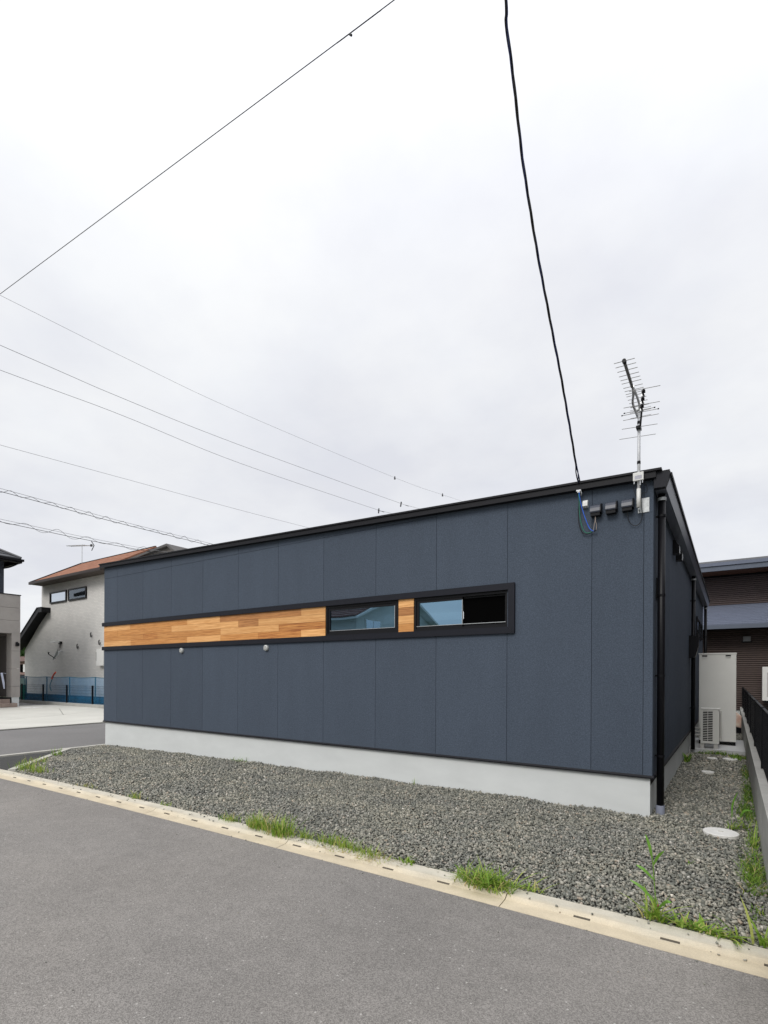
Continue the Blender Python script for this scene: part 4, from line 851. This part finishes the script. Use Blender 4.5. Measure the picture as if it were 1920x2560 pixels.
for i in range(nn + 1):
    x = -2600 + 4200 * i / nn; h = 120 + 60 * math.sin(i * .45) + 35 * math.sin(i * 1.1 + 1) + 12 * math.sin(i * 2.7)
    vs += [(x, -1150, -5), (x, -1500, h), (x, -1900, -5)]
m.add(vs, [(i * 3 + k, i * 3 + 3 + k, i * 3 + 4 + k, i * 3 + 1 + k) for i in range(nn) for k in (0, 1)]); tag(m.build('hills', hm, smooth=True), kind='structure')

# ------------------------------------------------------------------ weeds and grass
gmat = bpy.data.materials.new('grass_blade'); gmat.use_nodes = True; t_, b_, L_ = nodes(gmat)
an = t_.nodes.new('ShaderNodeAttribute'); an.attribute_name = 'tone'; rp = t_.nodes.new('ShaderNodeValToRGB'); el = rp.color_ramp.elements
el[0].position = 0; el[0].color = (.075, .16, .018, 1); el[1].position = 1; el[1].color = (.55, .42, .20, 1)
for pos, c in ((.4, (.20, .35, .04)), (.7, (.36, .47, .08)), (.88, (.46, .44, .15))): q = el.new(pos); q.color = (*c, 1)
L_(an.outputs['Fac'], rp.inputs[0]); L_(rp.outputs[0], b_.inputs['Base Color']); b_.inputs['Roughness'].default_value = .5; b_.inputs['Specular IOR Level'].default_value = .3
tl = t_.nodes.new('ShaderNodeBsdfTranslucent'); L_(rp.outputs[0], tl.inputs[0]); ms_ = t_.nodes.new('ShaderNodeMixShader'); ms_.inputs[0].default_value = .35
ou = t_.nodes['Material Output']; L_(b_.outputs[0], ms_.inputs[1]); L_(tl.outputs[0], ms_.inputs[2]); L_(ms_.outputs[0], ou.inputs[0])
def blades(specs, seed):
    rn = random.Random(seed); vs = []; fs = []; tone = []
    for (cx, cy, rx, ry, n_, h, wd, lean, tn) in specs:
        for _ in range(n_):
            x = cx + max(-1, min(1, rn.gauss(0, .5))) * rx; y = cy + max(-1, min(1, rn.gauss(0, .5))) * ry; hh = h * (.3 + .75 * rn.random() ** 1.5); a = rn.uniform(0, 2 * PI)
            le = hh * lean * rn.uniform(.4, 1.7); dx, dy = math.cos(a), math.sin(a); sx_, sy_ = -dy, dx; w_ = wd * rn.uniform(.6, 1.2); z0 = g(x) - .006; b0 = len(vs)
            droop = rn.uniform(0, .35) * lean
            tt = min(1, max(0, rn.gauss(tn, .2))) if rn.random() > .08 else rn.uniform(.85, 1)
            for t, wf in ((0, .8), (.35, 1), (.7, .75), (1, .06)):
                ox = le * t ** 1.7; z = z0 + hh * (t - droop * t ** 3)
                vs += [(x + dx * ox - sx_ * w_ * wf, y + dy * ox - sy_ * w_ * wf, z), (x + dx * ox + sx_ * w_ * wf, y + dy * ox + sy_ * w_ * wf, z)]; tone += [tt, tt]
            fs += [(b0 + 2 * k, b0 + 2 * k + 1, b0 + 2 * k + 3, b0 + 2 * k + 2) for k in range(3)]
    return vs, fs, tone
def tuft(name, label, specs, seed, cat='grass', group='weeds along the kerb', kind=None):
    vs, fs, tone = blades(specs, seed); me = bpy.data.meshes.new(name); me.from_pydata(vs, [], fs); me.update()
    at = me.attributes.new('tone', 'FLOAT', 'POINT'); at.data.foreach_set('value', tone); me.materials.append(gmat)
    o = bpy.data.objects.new(name, me); COL.objects.link(o)
    if kind: tag(o, label, cat, None, kind)
    else: tag(o, label, cat, group)
    return o
tuft('grass_tuft', 'tall green grass tuft at the far left gravel corner', [(-8.22, -2.16, .26, .14, 120, .17, .004, .5, .5), (-8.15, -2.2, .15, .1, 8, .38, .0025, .25, .55)], 1)
tuft('grass_tuft', 'green grass tuft on the gravel just right of the corner tuft', [(-7.72, -2.22, .22, .1, 90, .16, .004, .5, .55), (-7.95, -2.3, .15, .06, 20, .08, .004, .7, .8)], 2)
tuft('grass_tuft', 'yellowish grass growing along the white corner edging', [(-8.80, -1.76, .25, .16, 80, .13, .004, .6, .62)], 3)
tuft('weed_plant', 'small dark green weed near the far end of the white edging', [(-9.35, -1.26, .12, .1, 36, .17, .006, .5, .35)], 4, 'weed')
tuft('grass_tuft', 'small dry grass patch on the kerb at far left', [(-6.05, -2.38, .22, .05, 40, .07, .003, .8, .8)], 5)
tuft('grass_tuft', 'short green tuft at the kerb left of the middle', [(-4.92, -2.38, .16, .05, 46, .10, .004, .7, .6)], 6)
tuft('weed_plant', 'tiny green sprout at a kerb joint', [(-4.32, -2.39, .07, .03, 16, .07, .004, .8, .45)], 7, 'weed')
tuft('grass_tuft', 'green tuft left of the big double grass clump', [(-3.28, -2.41, .13, .05, 90, .105, .0028, .7, .5)], 8)
tuft('grass_tuft', 'big lush grass clump overhanging the kerb, left of its pair', [(-2.86, -2.43, .16, .06, 240, .175, .003, .6, .5)], 9)
tuft('grass_tuft', 'big lush grass clump overhanging the kerb, right of its pair', [(-2.58, -2.45, .15, .07, 300, .19, .003, .65, .52)], 10)
tuft('grass_tuft', 'small tuft right after the big grass clumps', [(-2.33, -2.41, .08, .04, 80, .10, .0026, .7, .5)], 11)
tuft('grass_tuft', 'long low strip of half dry grass on the kerb', [(-2.07, -2.40, .16, .05, 120, .105, .0026, .6, .55), (-1.85, -2.42, .22, .05, 190, .11, .0026, .6, .58), (-1.62, -2.45, .16, .05, 110, .085, .0026, .8, .66), (-1.95, -2.50, .3, .04, 70, .035, .0025, 1.6, .92), (-1.6, -2.52, .14, .04, 50, .03, .0025, 1.8, .95)], 12)
tuft('weed_plant', 'broad leaved green weed at the end of the grass strip', [(-1.33, -2.41, .07, .04, 24, .085, .007, .9, .45), (-1.38, -2.46, .1, .03, 14, .03, .003, 1.8, .95)], 13, 'weed')
tuft('grass_tuft', 'bright green sprawling clump on the kerb in the middle foreground', [(-.70, -2.46, .20, .09, 430, .12, .0042, 1.1, .5), (-.72, -2.44, .10, .05, 14, .21, .004, .4, .55)], 14)
tuft('grass_tuft', 'small runner of grass right of the sprawling green clump', [(-.43, -2.38, .09, .04, 44, .08, .004, 1.2, .5)], 34)
o = tuft('weed_plant', 'tall jointed weed stalk rising from the gravel edge on the right', [(.285, -2.37, .04, .03, 26, .13, .006, .9, .5), (.30, -2.37, .03, .02, 8, .24, .005, .55, .5), (.22, -2.36, .05, .03, 8, .16, .005, 1.0, .62)], 15, 'weed')
stem_m = mat('stem', (.13, .24, .04), .6, .2, 40); red_stem = mat('red_stem', (.30, .05, .07), .6)
MB().tube(curve([(.285, -2.37, -.01), (.288, -2.365, .10), (.28, -2.36, .22), (.272, -2.36, .33), (.255, -2.36, .40)], 5), .0032, 6).build('stalk', stem_m, o)
MB().tube([(.30, -2.372, .0), (.302, -2.37, .09)], .0042, 6).build('red_stem', red_stem, o)
def leaf(pts, w_, par, m_):
    c = curve(pts, 6); m = MB(); n_ = len(c); vs = []
    for i, p in enumerate(c):
        d_ = (c[min(i + 1, n_ - 1)] - c[max(i - 1, 0)]).normalized(); s = d_.cross(Vector((.5, -.8, .3))).normalized(); f_ = math.sin(PI * min(1, (i + .6) / (n_ + .2))) ** .7
        vs += [p - s * w_ * f_, p + s * w_ * f_]
    m.add(vs, [(2 * i, 2 * i + 1, 2 * i + 3, 2 * i + 2) for i in range(n_ - 1)]); m.build('leaf', m_, par)
leaf_g = mat('leaf_green', (.12, .27, .03), .5, .2, 30)
for p in ([(.275, -2.36, .30), (.30, -2.37, .36), (.33, -2.38, .40)], [(.272, -2.36, .33), (.255, -2.36, .41), (.235, -2.36, .47)], [(.28, -2.36, .22), (.23, -2.37, .27), (.19, -2.37, .29)], [(.285, -2.37, .10), (.22, -2.38, .17), (.16, -2.38, .20)], [(.288, -2.37, .05), (.34, -2.39, .12), (.37, -2.4, .13)]):
    leaf(p, .0085, o, leaf_g)
tuft('weed_plant', 'low crawling green weeds behind the kerb at right', [(.40, -2.36, .08, .03, 34, .075, .006, 1.5, .55), (.50, -2.37, .10, .03, 50, .085, .0065, 1.5, .5), (.60, -2.39, .09, .03, 40, .075, .007, 1.6, .48), (.66, -2.38, .03, .02, 6, .13, .006, .6, .55)], 16, 'weed')
o = tuft('weed_plant', 'spiky weed at the right edge of the picture', [(.77, -2.365, .035, .02, 10, .20, .007, .8, .6), (.80, -2.35, .04, .02, 20, .09, .006, 1, .5)], 17, 'weed')
tuft('grass_tuft', 'green tuft at the foot of the foundation wall', [(-5.95, -.05, .18, .04, 60, .10, .0035, .6, .4)], 18, group='weeds in the yard')
tuft('weed_plant', 'thin lone sprig against the foundation wall', [(-2.67, -.04, .02, .01, 9, .15, .0022, .3, .55)], 19, 'weed', 'weeds in the yard')
tuft('weed_plant', 'leafy green weed beside the foundation in the alley', [(.04, 4.0, .04, .12, 60, .20, .012, .6, .3)], 20, 'weed', 'weeds in the alley')
tuft('grass_tuft', 'green grass along the front edge of the alley slab', [(.45, 5.15, .3, .12, 190, .10, .006, .8, .3)], 21, group='weeds in the alley')
tuft('grass_tuft', 'grass patch between the alley slab and the boundary wall', [(.72, 4.85, .11, .25, 160, .10, .006, .8, .25)], 31, group='weeds in the alley')
o = tuft('weed_plant', 'tall arching grass stalk behind the large white lid', [(.655, -.06, .05, .03, 26, .13, .005, .9, .5), (.64, -.02, .02, .02, 5, .24, .005, .6, .45), (.74, .02, .05, .05, 14, .17, .006, 1.1, .4)], 22, 'weed', 'weeds in the alley')
for p in ([(.645, -.03, .10), (.65, -.01, .22), (.685, .0, .33)], [(.70, .0, .10), (.74, .02, .17), (.80, .04, .17)]): leaf(p, .008, o, leaf_g)
tuft('grass', 'dense low grass along the foot of the boundary wall', [(.77, -1.25, .08, .42, 620, .075, .0026, 1.0, .28), (.79, -.45, .05, .5, 260, .075, .0028, 1.0, .3), (.76, .75, .08, .5, 420, .085, .003, .9, .16), (.80, 1.7, .05, .8, 340, .08, .004, .9, .12), (.80, 3.3, .05, .7, 200, .08, .005, .9, .15), (.78, -2.0, .05, .15, 40, .05, .003, 1.2, .35)], 23, kind='stuff')
tuft('weed_plant', 'tiny sprout alone in the gravel left of the large lid', [(.39, -1.26, .02, .02, 9, .06, .005, .7, .35)], 24, 'weed', 'weeds in the yard')
tuft('weed_plant', 'upright blade of grass against the boundary wall', [(.80, -.55, .015, .02, 5, .24, .005, .4, .6)], 25, 'weed', 'weeds in the alley')
